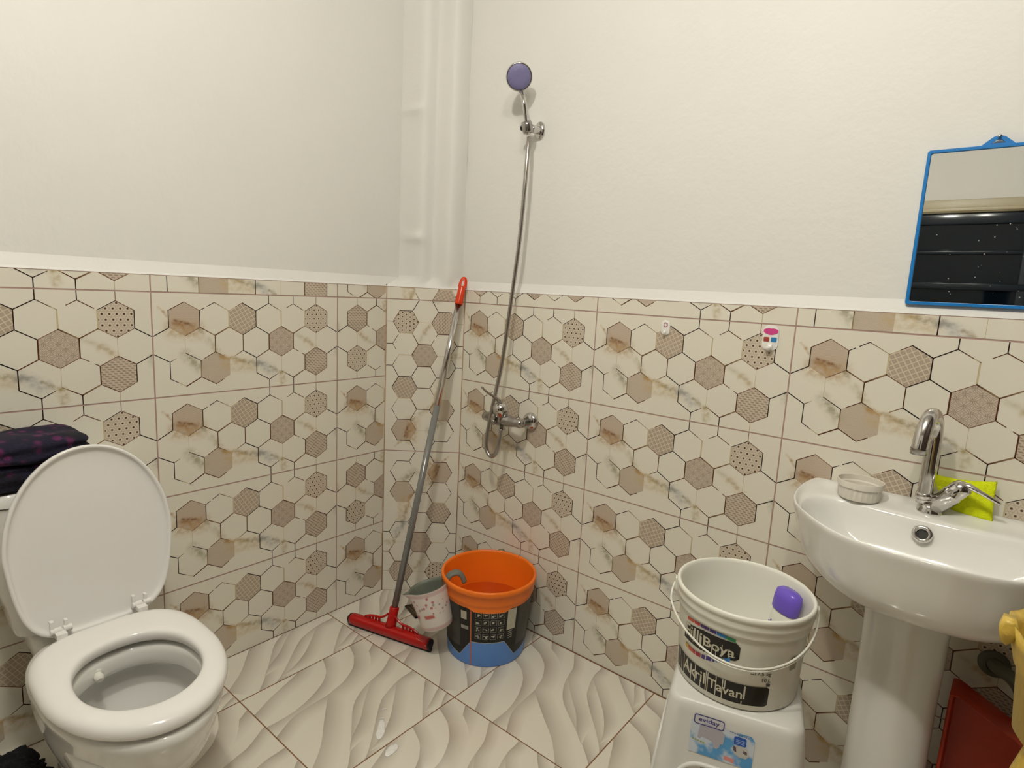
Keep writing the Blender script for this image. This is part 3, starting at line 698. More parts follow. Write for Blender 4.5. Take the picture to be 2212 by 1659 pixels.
o = raw('soap_bar', *fold(cc_[0]+.012, cc_[1]-.004, cc_[2]+.0125, .022, .016, .008, .4, 3, .002, 8), mat('cream_soap', '#c9b48a', .5, var=.1)); o.data.polygons.foreach_set('use_smooth', [True]*len(o.data.polygons))
recenter(o, (cc_[0]+.012, cc_[1]-.004, cc_[2]+.005)); tag(o, 'worn scrap of beige soap lying inside the fluted bowl', 'soap')

# lime cloth leaning behind the tap
bm = bmesh.new(); nu, nv = 34, 26
cor = {(0, 0): (1.782, -.034, .8105), (1, 0): (1.871, -.052, .8110), (0, 1): (1.752, -.018, .886), (1, 1): (1.868, -.018, .896)}
def lime(u, v_, side):
    A, B, C_, D = (Vector(cor[k]) for k in ((0, 0), (1, 0), (0, 1), (1, 1)))
    q = (A*(1-u)+B*u)*(1-v_)+(C_*(1-u)+D*u)*v_
    e = (16*u*(1-u)*v_*(1-v_))**.45*.010
    e += .003*noise.noise(Vector((u*5, v_*5, side*3)))*(1 if 0 < u < 1 and 0 < v_ < 1 else 0)
    q += Vector((0, -1, .35)).normalized()*(e*side)
    q.z += -.005*math.sin(math.pi*u)*(v_)+.002*math.sin(math.pi*u)*(1-v_)
    q.x += .002*math.sin(math.pi*v_)*(1 if u < .5 else -1)*abs(2*u-1)
    return q
vs, fs = [], []
for side in (1, -1):
    for i in range(nu+1):
        for j in range(nv+1): vs.append(lime(i/nu, j/nv, side))
b = (nu+1)*(nv+1)
for s_ in (0, 1):
    for i in range(nu):
        for j in range(nv):
            q = s_*b+i*(nv+1)+j; fs.append((q, q+nv+1, q+nv+2, q+1))
bm.free()
o = raw('lime_sponge_cloth', vs, fs, M_lime, smooth=True); bm = bmesh.new(); bm.from_mesh(o.data); bmesh.ops.remove_doubles(bm, verts=bm.verts, dist=.0004); bmesh.ops.recalc_face_normals(bm, faces=bm.faces); bm.to_mesh(o.data); bm.free(); recenter(o, (1.82, -.06, .811))
tag(o, 'lime green sponge cloth propped behind the chrome basin tap', 'cloth')

# soap bottle, mostly beyond the frame
so_ = thing('soap_bottle', (1.972, -.075, .811), 'white bottle standing on the basin rim at the very right edge', 'bottle')
raw('bottle_body', *lathe([(0, 0), (.022, 0), (.026, .004), (.027, .05), (.026, .085), (.018, .10), (.011, .106), (.011, .115), (0, .115)], (1.972, -.075, .811), 32), M_white, so_, smooth=True)
raw('cap', *lathe([(.0, 0), (.013, 0), (.013, .016), (.0, .016)], (1.972, -.075, .926), 24), M_white, so_)

# ================================================================== mirror
mr = thing('wall_mirror', (1.768, .012, 1.44), 'rectangular mirror in a thin blue plastic frame on the white wall', 'mirror')
MW, MH, fw = .246, .343, .0075
tl = R(1.6)
def mw(x, z, d):                                                # local: x across, z up, d out of the wall
    cx = 1.769; return Vector((cx+x, .008-d, 1.2685+MH/2+z))
def mbox(x0, x1, z0, z1, d0, d1):
    vs = [mw(x, z, d) for x in (x0, x1) for d in (d1, d0) for z in (z0, z1)]
    return vs, [(0, 1, 3, 2), (4, 6, 7, 5), (0, 4, 5, 1), (2, 3, 7, 6), (0, 2, 6, 4), (1, 5, 7, 3)]
def framering(hx, hz, r, d): return [mw(p_.x, p_.y, d) for p_ in rrect(0, 0, hx, hz, 0, r, 5)]
hx, hz = MW/2, MH/2
rings = [framering(hx, hz, .006, -.004), framering(hx, hz, .006, .004), framering(hx-.001, hz-.001, .006, .006), framering(hx-fw+.001, hz-fw+.001, .004, .006), framering(hx-fw, hz-fw, .004, .0045), framering(hx-fw, hz-fw, .004, .001)]
v, f = loft(rings, False, False); fm_ = raw('frame', v, f, M_blueframe, mr); fixn(fm_); autos(fm_)
M_mir = mat('silvered_glass', (.93, .94, .92, 1), .012, metal=1, var=0)
raw('mirror_glass', [mw(-hx+fw-.001, -hz+fw-.001, .0022), mw(hx-fw+.001, -hz+fw-.001, .0022), mw(hx-fw+.001, hz-fw+.001, .0022), mw(-hx+fw-.001, hz-fw+.001, .0022)], [(0, 1, 2, 3)], M_mir, mr)
raw('back_panel', *mbox(-hx+.001, hx-.001, -hz+.001, hz-.001, -.004, .0008), M_blueframe, mr)
tb = [(-.030, hz-.001), (-.010, hz+.016), (0, hz+.019), (.010, hz+.016), (.030, hz-.001)]; ti = [(-.012, hz+.003), (-.005, hz+.0095), (0, hz+.011), (.005, hz+.0095), (.012, hz+.003)]
vs = [mw(x, z, d) for d in (.003, -.002) for x, z in tb]+[mw(x, z, d) for d in (.003, -.002) for x, z in ti]; fs = []
for i in range(4): fs += [(i, i+1, 11+i, 10+i), (5+i, 15+i, 16+i, 6+i), (i, 5+i, 6+i, i+1), (10+i, 11+i, 16+i, 15+i)]
fs += [(0, 10, 15, 5), (4, 9, 19, 14)]
fs += [(0, 4, 14, 10)]
o = raw('hanging_tab', vs, fs, M_blueframe, mr); fixn(o)
rnd = random.Random(3); vs, fs = [], []
for k in range(26):                                             # dried splashes on the glass
    x = rnd.uniform(-.1, .1); z = rnd.uniform(-.15, .02); r = rnd.choice([.0005, .0006, .0008, .0013]); b = len(vs)
    vs += [mw(x+r*math.cos(t*.785), z+r*.8*math.sin(t*.785), .0024) for t in range(8)]; fs.append(tuple(range(b, b+8)))
tag(raw('dried_splashes', vs, fs, mat('dried_splash', '#a9a79f', .7), mr), kind='stuff')
nl = thing('nail', (1.769, .018, 1.629), 'small steel nail holding the blue mirror by its tab', 'nail')
raw('nail_shank', *lathe([(0, 0), (.0012, 0), (.0012, .020), (0, .020)], (1.769, .020, 1.6250), 10, (0, -1, .15)), M_chrome2, nl)
raw('nail_head', *lathe([(0, 0), (.0032, 0), (.0034, .001), (.0018, .0022), (0, .0024)], (1.769, .000, 1.628), 16, (0, -1, .15)), M_chrome2, nl)

# ================================================================== adhesive hooks
def hookbase(name, c, hw, hh, label):
    t = thing(name, c, label, 'hook'); c = Vector(c)
    pl = [Vector((c.x+p_.x, c.y, c.z+p_.y)) for p_ in rrect(0, 0, hw, hh, 0, hw*.8, 8)]
    rings = [pl, [q+Vector((0, -.0022, 0)) for q in pl], [c+(q-c)*.93+Vector((0, -.003, 0)) for q in pl]]
    v, f = loft(rings); return t, v, f
M_hook = mat('milky_hook_plastic', (.86, .84, .80, 1), .25, var=.01)
M_pink = mat('pink_print', '#d2468c', .4); M_brick = mat('red_brown_print', '#a4483a', .4); M_bl = mat('blue_print', '#2f7fb5', .4); M_mag = mat('crimson_print', '#8e2250', .4)
t, v, f = hookbase('adhesive_hook', (1.059, -.0003, 1.168), .0135, .022, 'small white adhesive hook with a crimson daisy stuck on the tiles')
autos(raw('plate', v, f, M_hook, t))
vs, fs = [], []; fc = Vector((1.059, -.0038, 1.176))
for k in range(12):
    if k in (6,): continue
    a = math.pi*2*k/12; d = Vector((math.cos(a), 0, math.sin(a))); s_ = Vector((-d.z, 0, d.x)); b = len(vs)
    vs += [fc+d*.003, fc+d*.006+s_*.0013, fc+d*.0086, fc+d*.006-s_*.0013]; fs.append((b, b+1, b+2, b+3))
raw('daisy_print', vs, fs, M_mag, t)
raw('hook_tip', *tube(catmull([(1.059, -.003, 1.158), (1.059, -.007, 1.152), (1.059, -.012, 1.149), (1.059, -.014, 1.154)], 5), .0035, 12), M_hook, t, smooth=True)
t, v, f = hookbase('adhesive_hook', (1.359, -.0003, 1.164), .0205, .034, 'white oval adhesive hook with a pink shape and two small picture squares')
autos(raw('plate', v, f, M_hook, t))
c = Vector((1.359, -.0038, 1.180)); vs = [c]+[c+Vector((.015*math.cos(a)*(1+.25*math.cos(2*a)), 0, .0085*math.sin(a)+(.0035*abs(math.cos(a)) if math.sin(a) > 0 else 0))) for a in [2*math.pi*k/40 for k in range(40)]]
raw('pink_print', vs, [(0, 1+k, 1+(k+1) % 40) for k in range(40)], M_pink, t)
for dx, m_ in ((-.0095, M_brick), (.0095, M_bl)):
    vs = [Vector((1.359+dx+p_.x, -.0038, 1.1595+p_.y)) for p_ in rrect(0, 0, .0072, .0062, 0, .002, 3)]; raw('picture_square', vs, [tuple(range(len(vs)))], m_, t)
raw('hook_tip', *tube(catmull([(1.359, -.003, 1.146), (1.359, -.008, 1.137), (1.359, -.015, 1.134), (1.359, -.018, 1.141)], 5), [.008]*16, 14, .5), M_hook, t, smooth=True)

# ================================================================== shower
sh = thing('shower_holder', (.530, .020, 1.795), 'chrome wall bracket holding the hand shower on the white wall', 'shower holder')
c = Vector((.530, .0195, 1.795))
rings = [[c+Vector((.021*s_*math.cos(a), -d, .030*s_*math.sin(a))) for a in [2*math.pi*k/40 for k in range(40)]] for s_, d in ((1, 0), (1, .003), (.95, .006), (.75, .0095), (.4, .012), (.1, .0125))]
v, f = loft(rings); raw('wall_plate', v, f, M_chrome, sh, smooth=True)
raw('arm', *tube(catmull([(.530, .010, 1.795), (.530, -.012, 1.793), (.529, -.030, 1.792)], 4), [.013]*9, 18), M_chrome, sh, smooth=True)
ax = Vector((-.12, -.30, 1)).normalized()
raw('cradle', *lathe([(.0115, -.017), (.0165, -.017), (.0185, -.010), (.0185, .010), (.0165, .019), (.0125, .019), (.0115, .0)], (.528, -.048, 1.790), 32, ax), M_chrome2, sh, smooth=True)
raw('knob', *lathe([(0, 0), (.008, 0), (.009, .004), (.006, .008), (0, .009)], (.512, -.052, 1.790), 20, (-1, -.2, 0)), M_rubber, sh, smooth=True)
hc_ = Vector((.503, -.074, 1.945)); hn_ = Vector((1.2, -1.35, -.62)).normalized(); fd_ = (Vector((.12, .1, -1))-hn_*Vector((.12, .1, -1)).dot(hn_)).normalized()
hs = thing('hand_shower', (.528, -.048, 1.79), 'chrome hand shower with a round purple-blue spray face', 'shower head')
hb = Vector((.5285, -.044, 1.768)); hp = catmull([hb, hb+Vector((-.003, -.006, .035)), hb+Vector((-.006, -.013, .075)), hb+Vector((-.011, -.017, .105)), hc_-fd_*.006-hn_*.014+fd_*.040, hc_+fd_*.024-hn_*.015], 6)
raw('handle', *tube(hp, [.0090+.0035*(i/(len(hp)-1))**2 for i in range(len(hp))], 18, .8), M_chrome, hs, smooth=True)
hc = Vector((.503, -.074, 1.945)); hn = (Vector((1.2, -1.35, -.62))).normalized()
raw('head_shell', *lathe([(0, -.024), (.020, -.023), (.036, -.015), (.0425, -.004), (.0435, .004), (.0410, .0065), (.0385, .006)], hc, 44, hn), M_chrome, hs, smooth=True)
o = raw('spray_face', *lathe([(.0388, .0055), (.0375, .0075), (.020, .0085), (.0, .0088)], hc, 44, hn), mat('purple_blue_rubber', '#77739a', .5, var=.08, vscale=120), hs, smooth=True); tag(o, 'round matt purple-blue spray face')
# nozzle rows
x_, y_, z_ = frame(hn); vs, fs = [], []
for rr, nn_ in ((.008, 6), (.016, 12), (.024, 18), (.031, 24)):
    for k in range(nn_):
        a = 2*math.pi*k/nn_; q = hc+x_*rr*math.cos(a)+y_*rr*math.sin(a)+z_*.0086; b = len(vs)
        vs += [q+x_*.0009*math.cos(t*1.047)+y_*.0009*math.sin(t*1.047) for t in range(6)]+[q+z_*.0012]; fs += [(b+t, b+(t+1) % 6, b+6) for t in range(6)]
raw('nozzles', vs, fs, mat('nozzle_rubber', '#77739f', .5), o)
# hose with ribs
hpts = [(.5300, -.0400, 1.762), (.5380, -.052, 1.715), (.5395, -.060, 1.60), (.530, -.062, 1.423), (.509, -.063, 1.234), (.4875, -.072, 1.006), (.467, -.090, .837), (.4595, -.104, .735), (.462, -.108, .695), (.473, -.109, .672), (.489, -.108, .664), (.505, -.107, .676), (.514, -.104, .705), (.5155, -.098, .74), (.5140, -.092, .768)]
hpts = [Vector(q) for q in hpts]; sm = catmull(hpts, 40); L = 0; ext = [sm[0]]; rr = []
P_ = [sm[0]]; acc = 0
for i in range(1, len(sm)):
    acc += (sm[i]-sm[i-1]).length
    if acc >= .0024: P_.append(sm[i]); acc = 0
rr = [.0074 if k % 2 else .0064 for k in range(len(P_))]
o = raw('shower_hose', *tube(P_, rr, 14), M_hose, smooth=True); recenter(o, (.5155, -.098, .74)); tag(o, 'ribbed steel shower hose hanging in a loop down to the mixer', 'hose')
# mixer
mx_ = thing('shower_mixer', (.503, -.078, .795), 'chrome wall mixer tap with a lever on the patterned tiles', 'mixer tap')
for ex in (.578, .428):
    raw('wall_flange', *lathe([(0, 0), (.031, 0), (.032, .004), (.030, .011), (.022, .018), (.013, .021), (.0, .021)], (ex, -.0005, .795), 36, (0, -1, 0)), M_chrome, mx_, smooth=True)
    raw('connector', *lathe([(0, 0), (.0115, 0), (.0115, .030), (.016, .032), (.017, .046), (.014, .050), (0, .050)], (ex, -.018, .795), 30, (0, -1, 0)), M_chrome2, mx_, smooth=True)
v, f = tube(catmull([(.592, -.070, .796), (.578, -.072, .796), (.55, -.075, .797), (.525, -.077, .798), (.48, -.077, .798), (.456, -.075, .797), (.428, -.072, .796), (.414, -.070, .796)], 4), [.012, .014, .016, .017, .016, .0155, .0155, .017, .0185, .0195, .0205, .021, .022, .023, .024, .024, .024, .024, .023, .022, .021, .0205, .0195, .0185, .017, .016, .0155, .016, .012][:29], 22)
raw('mixer_body', v, f, M_chrome2, mx_, smooth=True)
raw('cartridge_dome', *lathe([(0, 0), (.0255, 0), (.0255, .030), (.0275, .033), (.0275, .040), (.025, .052), (.015, .061), (0, .064)], (.503, -.078, .800), 36, (0, -.25, 1)), M_chrome, mx_, smooth=True)
raw('lever', *tube(catmull([(.503, -.090, .858), (.500, -.100, .872), (.494, -.116, .884), (.488, -.138, .897), (.484, -.158, .912), (.482, -.168, .922)], 4), [.013]*4+[.011]*4+[.009]*4+[.008]*4+[.007]*4+[.004], 16, .5), M_chrome2, mx_, smooth=True)
raw('diverter_knob', *lathe([(0, 0), (.010, 0), (.011, .008), (.008, .014), (0, .015)], (.488, -.098, .790), 20, (0, -1, 0)), M_chrome2, mx_, smooth=True)
raw('hose_outlet', *lathe([(0, 0), (.0115, 0), (.0115, .012), (.0135, .013), (.0135, .028), (.0, .028)], (.514, -.088, .764), 6, (0, .12, 1)), M_chrome, mx_)

# ================================================================== squeegee
A = Vector((.114, -.440, .0225)); B = Vector((.463, -.346, .0225)); bd = (B-A).normalized(); bn = Vector((bd.y, -bd.x, 0)); BL = (B-A).length
sq = thing('floor_squeegee', (.287, -.394, 0), 'red floor squeegee with a long metal pole leaning into the tiled corner', 'squeegee')
def sect(c, s_=1, sx=1):
    pts = [(-.013, -.012), (-.019, .002), (-.020, .012), (-.014, .020), (0, .0235), (.014, .020), (.020, .012), (.019, .002), (.013, -.012)]
    return [c+bn*(x*s_*sx)+Z*(y*s_) for x, y in pts]
rings = [sect(A+bd*(BL*t), s_) for t, s_ in ((.028, .80), (.034, .93), (.06, 1), (.25, 1), (.5, 1.02), (.75, 1), (.94, 1), (.966, .93), (.972, .80))]
v, f = loft(rings); autos(fixn(raw('blade_housing', v, f, M_red, sq)), 50)
v, f = box((A+B)/2+Z*-.0155, (BL*.985, .017, .013), Matrix.Rotation(math.atan2(bd.y, bd.x), 3, 'Z')); rb = raw('rubber_blade', v, f, M_rubber, sq); bev(rb, .003)
for e, s_ in ((A, 1), (B, -1)):
    rings = [sect(e+bd*(s_*.004), .80), sect(e+bd*(s_*.006), .9), sect(e+bd*(s_*.0115), .9), sect(e+bd*(s_*.0125), .8)]
    v, f = loft(rings); autos(fixn(raw('end_cap', v, f, M_rubber, sq)))
PB = Vector((.2875, -.384, .048)); PT = Vector((.2405, -.026, 1.292)); pd = (PT-PB).normalized(); PL = (PT-PB).length
raw('socket', *lathe([(.0, -.014), (.020, -.014), (.0185, .01), (.0165, .035), (.0172, .060), (.0150, .062), (.0, .062)], PB, 30, pd), M_red, sq, smooth=True)
# webs on both sides of the socket: solid arc with slots
def web(sg):
    c0 = PB+Z*-.004; vs, fs = [], []; top = [(.014, .040), (.030, .026), (.050, .017), (.075, .015), (.095, .010), (.115, .002)]
    inn = [(.014, .010), (.026, .014), (.040, .006), (.056, -.002), (.075, -.006), (.095, -.010)]
    rib = catmull([c0+bd*(sg*x)+Z*z for x, z in top], 4); lowr = catmull([c0+bd*(sg*x)+Z*z for x, z in ((.014, -.006), (.05, -.008), (.115, -.008))], 10)[:len(rib)]
    m_ = merge(tube(rib, .0042, 10), )
    segs = []
    for x in (.052, .066, .080, .094):
        h = [q for q in top if q[0] >= x][0][1] if True else 0
        segs.append(box(c0+bd*(sg*x)+Z*(h/2-.002), (.007, .006, abs(h)+.012), Matrix.Rotation(math.atan2(bd.y, bd.x), 3, 'Z')))
    return merge(m_, *segs)
for sg in (1, -1): raw('web', *web(sg), M_red, sq, smooth=False)
c0 = A+bd*(BL*.905)+Z*.0165+bn*.0165
raw('worn_sticker', [c0+bd*-.022+Z*.004-bn*.002, c0+bd*-.018-Z*.012+bn*.0028, c0+bd*.022-Z*.010+bn*.0028, c0+bd*.006+Z*.000+bn*.0006], [(0, 1, 2, 3)], mat('sticker_remains', '#b5a58c', .6), sq)
m, p = setup('pole_metal', .22); p.inputs['Metallic'].default_value = .25
S.nt.links.new(mixc(.5, (.20, .20, .19, 1), (.24, .24, .23, 1)), p.inputs['Base Color'])
M_pole = m; M_pole2 = mat('bare_pole_steel', (.62, .60, .58, 1), .18, metal=1, var=.05)
raw('pole', *tube([PB+pd*.05, PB+pd*(PL*.62)], .0118, 24), M_pole, sq, smooth=True)
o = raw('pole', *tube([PB+pd*(PL*.62), PB+pd*(PL-.100)], .0119, 24), M_pole2, sq, smooth=True); tag(o, 'shiny upper length of the pole')
raw('grip', *lathe([(0, 0), (.0150, 0), (.0155, .004), (.0138, .066), (.0128, .070), (0, .070)], PT-pd*.104, 28, pd), M_redgrip, sq, smooth=True)
gx = Vector((.777, .629, 0)); gx = (gx-pd*gx.dot(pd)).normalized(); g0 = PT-pd*.036
lp = [g0+gx*-.0105, g0+gx*-.0098+pd*.012, g0+gx*-.0072+pd*.027, g0+gx*-.003+pd*.0345, g0+gx*.003+pd*.0345, g0+gx*.0072+pd*.027, g0+gx*.0098+pd*.012, g0+gx*.0105]
raw('hanging_loop', *tube(catmull(lp, 5), .0034, 12, 2.2), M_redgrip, sq, smooth=True)

# ================================================================== wrapped prints on round things
class Cone:
    def __init__(s, c, z0, r0, z1, r1): s.c = c; s.z0 = z0; s.r0 = r0; s.z1 = z1; s.r1 = r1
    def at(s, deg, z, off=.0006):
        r = s.r0+(s.r1-s.r0)*(z-s.z0)/(s.z1-s.z0)+off; a = R(deg); return Vector((s.c[0]+r*math.cos(a), s.c[1]+r*math.sin(a), z))
    def patch(s, cor, nu=8, nv=3, off=.0006):                    # four (deg, z) corners: bl, br, tr, tl
        vs, fs = [], []
        for i in range(nu+1):
            for j in range(nv+1):
                u, v_ = i/nu, j/nv
                d = (cor[0][0]*(1-u)+cor[1][0]*u)*(1-v_)+(cor[3][0]*(1-u)+cor[2][0]*u)*v_
                z = (cor[0][1]*(1-u)+cor[1][1]*u)*(1-v_)+(cor[3][1]*(1-u)+cor[2][1]*u)*v_
                vs.append(s.at(d, z, off))
        for i in range(nu):
            for j in range(nv): q = i*(nv+1)+j; fs.append((q, q+nv+1, q+nv+2, q+1))
        return vs, fs
    def rect(s, d0, d1, z0, z1, off=.0006, nu=None): return s.patch([(d0, z0), (d1, z0), (d1, z1), (d0, z1)], nu or max(2, int(abs(d1-d0)/2.5)), 2, off)
    def text(s, txt, d0, d1, z0, z1, off=.0009, sl=0):           # sl: rise of z over the width
        v_, f_ = textmesh(txt); return [s.at(d0+(d1-d0)*x, z0+(z1-z0)*y+sl*x, off) for x, y in v_], f_

# ---- orange bucket
OC = (.563, -.178); oc = Cone(OC, 0, .135, .28, .158)
ob = thing('paint_bucket', (OC[0], OC[1], 0), 'orange bucket with black and blue label on the floor in the corner', 'bucket')
pr = [(0, .0), (.130, 0), (.1345, .003), (.1385, .045), (.1435, .10), (.1525, .208), (.156, .224), (.160, .230), (.161, .236), (.1625, .262), (.1665, .264), (.1672, .276), (.1655, .281), (.162, .2825), (.158, .281), (.1565, .274), (.1545, .262), (.1490, .20), (.136, .05), (.131, .008), (.12, .005), (0, .005)]
raw('bucket_body', *lathe(pr, (OC[0], OC[1], 0), 72), M_orange, ob, smooth=True)
M_lblack = mat('black_label', '#100d0c', .45, var=.3, vscale=18); M_lblue = mat('blue_label', '#5a8ad2', .35, var=.06); M_lgrey = mat('grey_label_text', '#8f8d84', .4, var=.3, vscale=200)
M_lpale = mat('pale_label', '#b6b3a2', .4, var=.15, vscale=60); M_lgr2 = mat('dim_grey_label', '#3a3834', .4, var=.2, vscale=30)
lab = raw('label', *oc.rect(-235, 130, .030, .218, .0012, 120), M_lblack, ob, smooth=True); tag(lab, 'wrap-round black label printed with small icons')
fs_ = []; tops = [(-235, .045), (-130, .045), (-117, .047), (-88, .030), (-70, .0925), (-24.5, .0950), (-6.5, .033), (24, .048), (130, .045)]
def band(c_, pts, zb, off):
    vs, fs = [], []; n = 0
    P = []
    for (d0, z0), (d1, z1) in zip(pts[:-1], pts[1:]):
        k = max(1, int(abs(d1-d0)/3))
        for i in range(k): P.append((d0+(d1-d0)*i/k, z0+(z1-z0)*i/k))
    P.append(pts[-1])
    for d, z in P: vs += [c_.at(d, zb, off), c_.at(d, z, off)]
    for i in range(len(P)-1): fs.append((2*i, 2*i+2, 2*i+3, 2*i+1))
    return vs, fs
raw('blue_band', *band(oc, tops, .002, .0016), M_lblue, lab, smooth=True)
v, f = merge(*[oc.patch([(a[0], a[1]-.0012), (b_[0], b_[1]-.0012), (b_[0], b_[1]+.0008), (a[0], a[1]+.0008)], 8, 1, .0018) for a, b_ in zip(tops[2:6], tops[3:7])])
raw('pale_outline', v, f, M_lpale, lab)
# orange tongue under the rim
vs, fs = band(oc, [(-96, .224), (-80, .222), (-66.5, .205), (-26, .205), (-12, .224), (2, .226)], .240, .0020); raw('orange_tongue', vs, fs, M_orange, ob, smooth=True)
ic = []; glyph = []; rnd = random.Random(5)
for i in range(4):
    for j in range(4):
        d0 = -64.3+i*9.9; z0 = .1855-j*.0262; ww, hh = 8.0, .0195; t_ = .9
        ic += [oc.rect(d0, d0+ww, z0, z0+.0012, .0017), oc.rect(d0, d0+ww, z0+hh-.0012, z0+hh, .0017), oc.rect(d0, d0+.5, z0, z0+hh, .0017), oc.rect(d0+ww-.5, d0+ww, z0, z0+hh, .0017)]
        for k in range(4):
            x = d0+rnd.uniform(1, 4.5); z = z0+rnd.uniform(.003, .011); glyph.append(oc.rect(x, x+rnd.uniform(.8, 3), z, z+rnd.uniform(.002, .006), .0018, 2))
raw('icon_frames', *merge(*ic), M_lgrey, lab); raw('icon_drawings', *merge(*glyph), M_lpale, lab)
raw('white_panel', *oc.rect(-22.5, -9.6, .136, .212, .0017), M_lpale, lab)
raw('white_panel', *oc.rect(-84.5, -76, .170, .200, .0017), M_lpale, lab); raw('white_panel', *oc.rect(-84.7, -73.6, .134, .147, .0017), M_lgrey, lab)
raw('grey_panel', *oc.rect(-114, -87, .062, .214, .0016), M_lgr2, lab); raw('grey_panel', *oc.rect(-5, 26, .066, .214, .0016), M_lgr2, lab)
raw('grey_marks', *merge(*[oc.patch([(-21+(k % 2), .127-k*.008), (-14, .129-k*.008), (-13, .133-k*.008), (-19.5, .131-k*.008)], 4, 1, .0018) for k in range(4)]), M_lgrey, lab)
raw('orange_seam', *oc.rect(-70.8, -69.2, .0035, .206, .0021, 2), mat('seam_orange', '#c9683a', .4), ob)
wr = lathe([(0, .0), (.1450, .0)], (OC[0], OC[1], .160), 60); o = raw('water', *wr, mat('bucket_water', '#c04a0c', .05, spec=.6, var=.05), None)
o.name = 'bucket_water'; ORG['bucket_water'] = (0, 0, 0); recenter(o, (OC[0], OC[1], .160)); tag(o, 'still water standing in the orange bucket', 'water')

# ---- floral jug hanging on the orange rim
JR = Vector((.4545, -.3665, .252)); JB = Vector((.4950, -.352, .118)); ja = (JR-JB).normalized(); JL = (JR-JB).length
jx = Vector((.56, .83, 0)); jx = (jx-ja*jx.dot(ja)).normalized(); jy = ja.cross(jx)                 # jx points to the bucket
jg = thing('floral_jug', JB, 'white floral plastic jug with grey inside hooked on the orange bucket', 'jug')
m, p = setup('floral_print', .35)
tc = S.nt.nodes.new('ShaderNodeTexCoord'); vo = S.nt.nodes.new('ShaderNodeTexVoronoi'); vo.inputs['Scale'].default_value = 74; S.nt.links.new(tc.outputs['Object'], vo.inputs['Vector'])
scn = S.nt.nodes.new('ShaderNodeSeparateColor'); S.nt.links.new(vo.outputs['Color'], scn.inputs[0])
uvn = S.nt.nodes.new('ShaderNodeUVMap'); uvn.uv_map = 'UVMap'; spx = S.nt.nodes.new('ShaderNodeSeparateXYZ'); S.nt.links.new(uvn.outputs[0], spx.inputs[0]); hh = S(spx.outputs[1])
dots = S(vo.outputs['Distance']).step(.30, .42)*(1-S(scn.outputs[0]).step(.30, .34))*hh.step(.86, .94)*(1-hh.step(.40, .46))
c_ = mixc(dots*.8, srgb('#d9d0c8'), mixc(S(scn.outputs[1]).step(.48, .52), srgb('#8e9088'), srgb('#b0485a')))
c_ = mixc(((hh-.93).ab().step(.02, .07))*.55, c_, srgb('#b98d92')); c_ = mixc(((hh-.10).ab().step(.02, .05))*.5, c_, srgb('#c58a8c'))
n2 = S.nt.nodes.new('ShaderNodeTexNoise'); n2.inputs['Scale'].default_value = 22; S.nt.links.new(tc.outputs['Object'], n2.inputs['Vector'])
c_ = mixc(((hh-.40).ab().step(.02, .07))*S(n2.outputs['Fac']).step(.55, .48)*.9, c_, srgb('#b5433f')); S.nt.links.new(c_, p.inputs['Base Color'])
M_jug = m; M_jin = mat('grey_jug_plastic', '#6f7468', .45, var=.04)
def jring(r, h, lip=0):
    out = []
    for k in range(60):
        a = 2*math.pi*k/60; d = jx*math.cos(a)+jy*math.sin(a); e = 0
        if lip: dd = abs(((a-math.pi*1.03+math.pi) % (2*math.pi))-math.pi); e = lip*max(0, 1-dd/.38)**1.6
        out.append(JB+ja*h+d*(r+e)+ja*(e*.15))
    return out
pf = [(.040, 0, 0), (.048, .001, 0), (.0535, .007, 0), (.0560, .020, 0), (.0600, .07, 0), (.0635, JL-.03, .004), (.0650, JL-.012, .012), (.0665, JL-.001, .022), (.0665, JL+.0005, .022), (.0650, JL+.0005, .022), (.0632, JL-.012, .012), (.0617, JL-.03, .004), (.0582, .07, 0), (.052, .012, 0), (.044, .005, 0), (.01, .004, 0)]
rings = [jring(*q) for q in pf]; v, f = loft(rings, True, True); fu = []; mi = []
for q in f:
    r_ = min(i//60 for i in q); mi.append(0 if r_ < 7 or len(q) > 4 and q[0] < 60 else 1); fu.append([(((i % 60)/60), ((v[i]-JB).dot(ja))/JL) for i in q])
raw('jug_body', v, f, [M_jug, M_jin], jg, mi, True, fu)
hp = catmull([JR+jx*.062-ja*.010, JR+jx*.074+ja*.006, JR+jx*.092+ja*.012, JR+jx*.112+ja*.006, JR+jx*.121-ja*.012, JR+jx*.123-ja*.032], 5)
raw('handle', *tube(hp, .0065, 14, 1.9), M_jin, jg, smooth=True)

# ---- floor drain cover partly under the jug
A_ = Vector((.172, -.218, .0003)); dxx = Vector((.83, -.25, 0)).normalized(); dyy = Vector((.25, .83, 0)).normalized()
cen = Vector((.270, -.200, .0006))
cen = A_+dxx*.05+dyy*.05+Vector((.0, 0, .0006)); q = [A_+Vector((0, 0, .0006)), A_+dxx*.115, A_+dxx*.115+dyy*.10, A_+dyy*.10]
fd = thing('floor_drain', (.24, -.20, 0), 'dull brown square floor drain peeping out behind the floral jug', 'floor drain')
rot = Matrix.Rotation(math.atan2(-.25, .83), 3, 'Z'); dc = Vector((.232, -.186, .0022))
M_drain = mat('dull_drain_metal', '#5b4c35', .45, metal=.3, var=.3, vscale=60); rim = []
for sx, sy, lx, ly in ((0, 1, .10, .008), (0, -1, .10, .008), (1, 0, .008, .10), (-1, 0, .008, .10)): rim.append(box(dc+rot @ Vector((sx*.046, sy*.046, .0006)), (lx, ly, .0038), rot))
raw('rim', *merge(*rim), mat('drain_rim', '#3a2a18', .5), fd)
raw('grate', *merge(*[box(dc+rot @ Vector((0, -.037+k*.0105, 0)), (.086, .0065, .003), rot) for k in range(8)]), M_drain, fd)
raw('sump', *box(dc+Vector((0, 0, -.0012)), (.088, .088, .001), rot), M_dark, fd)

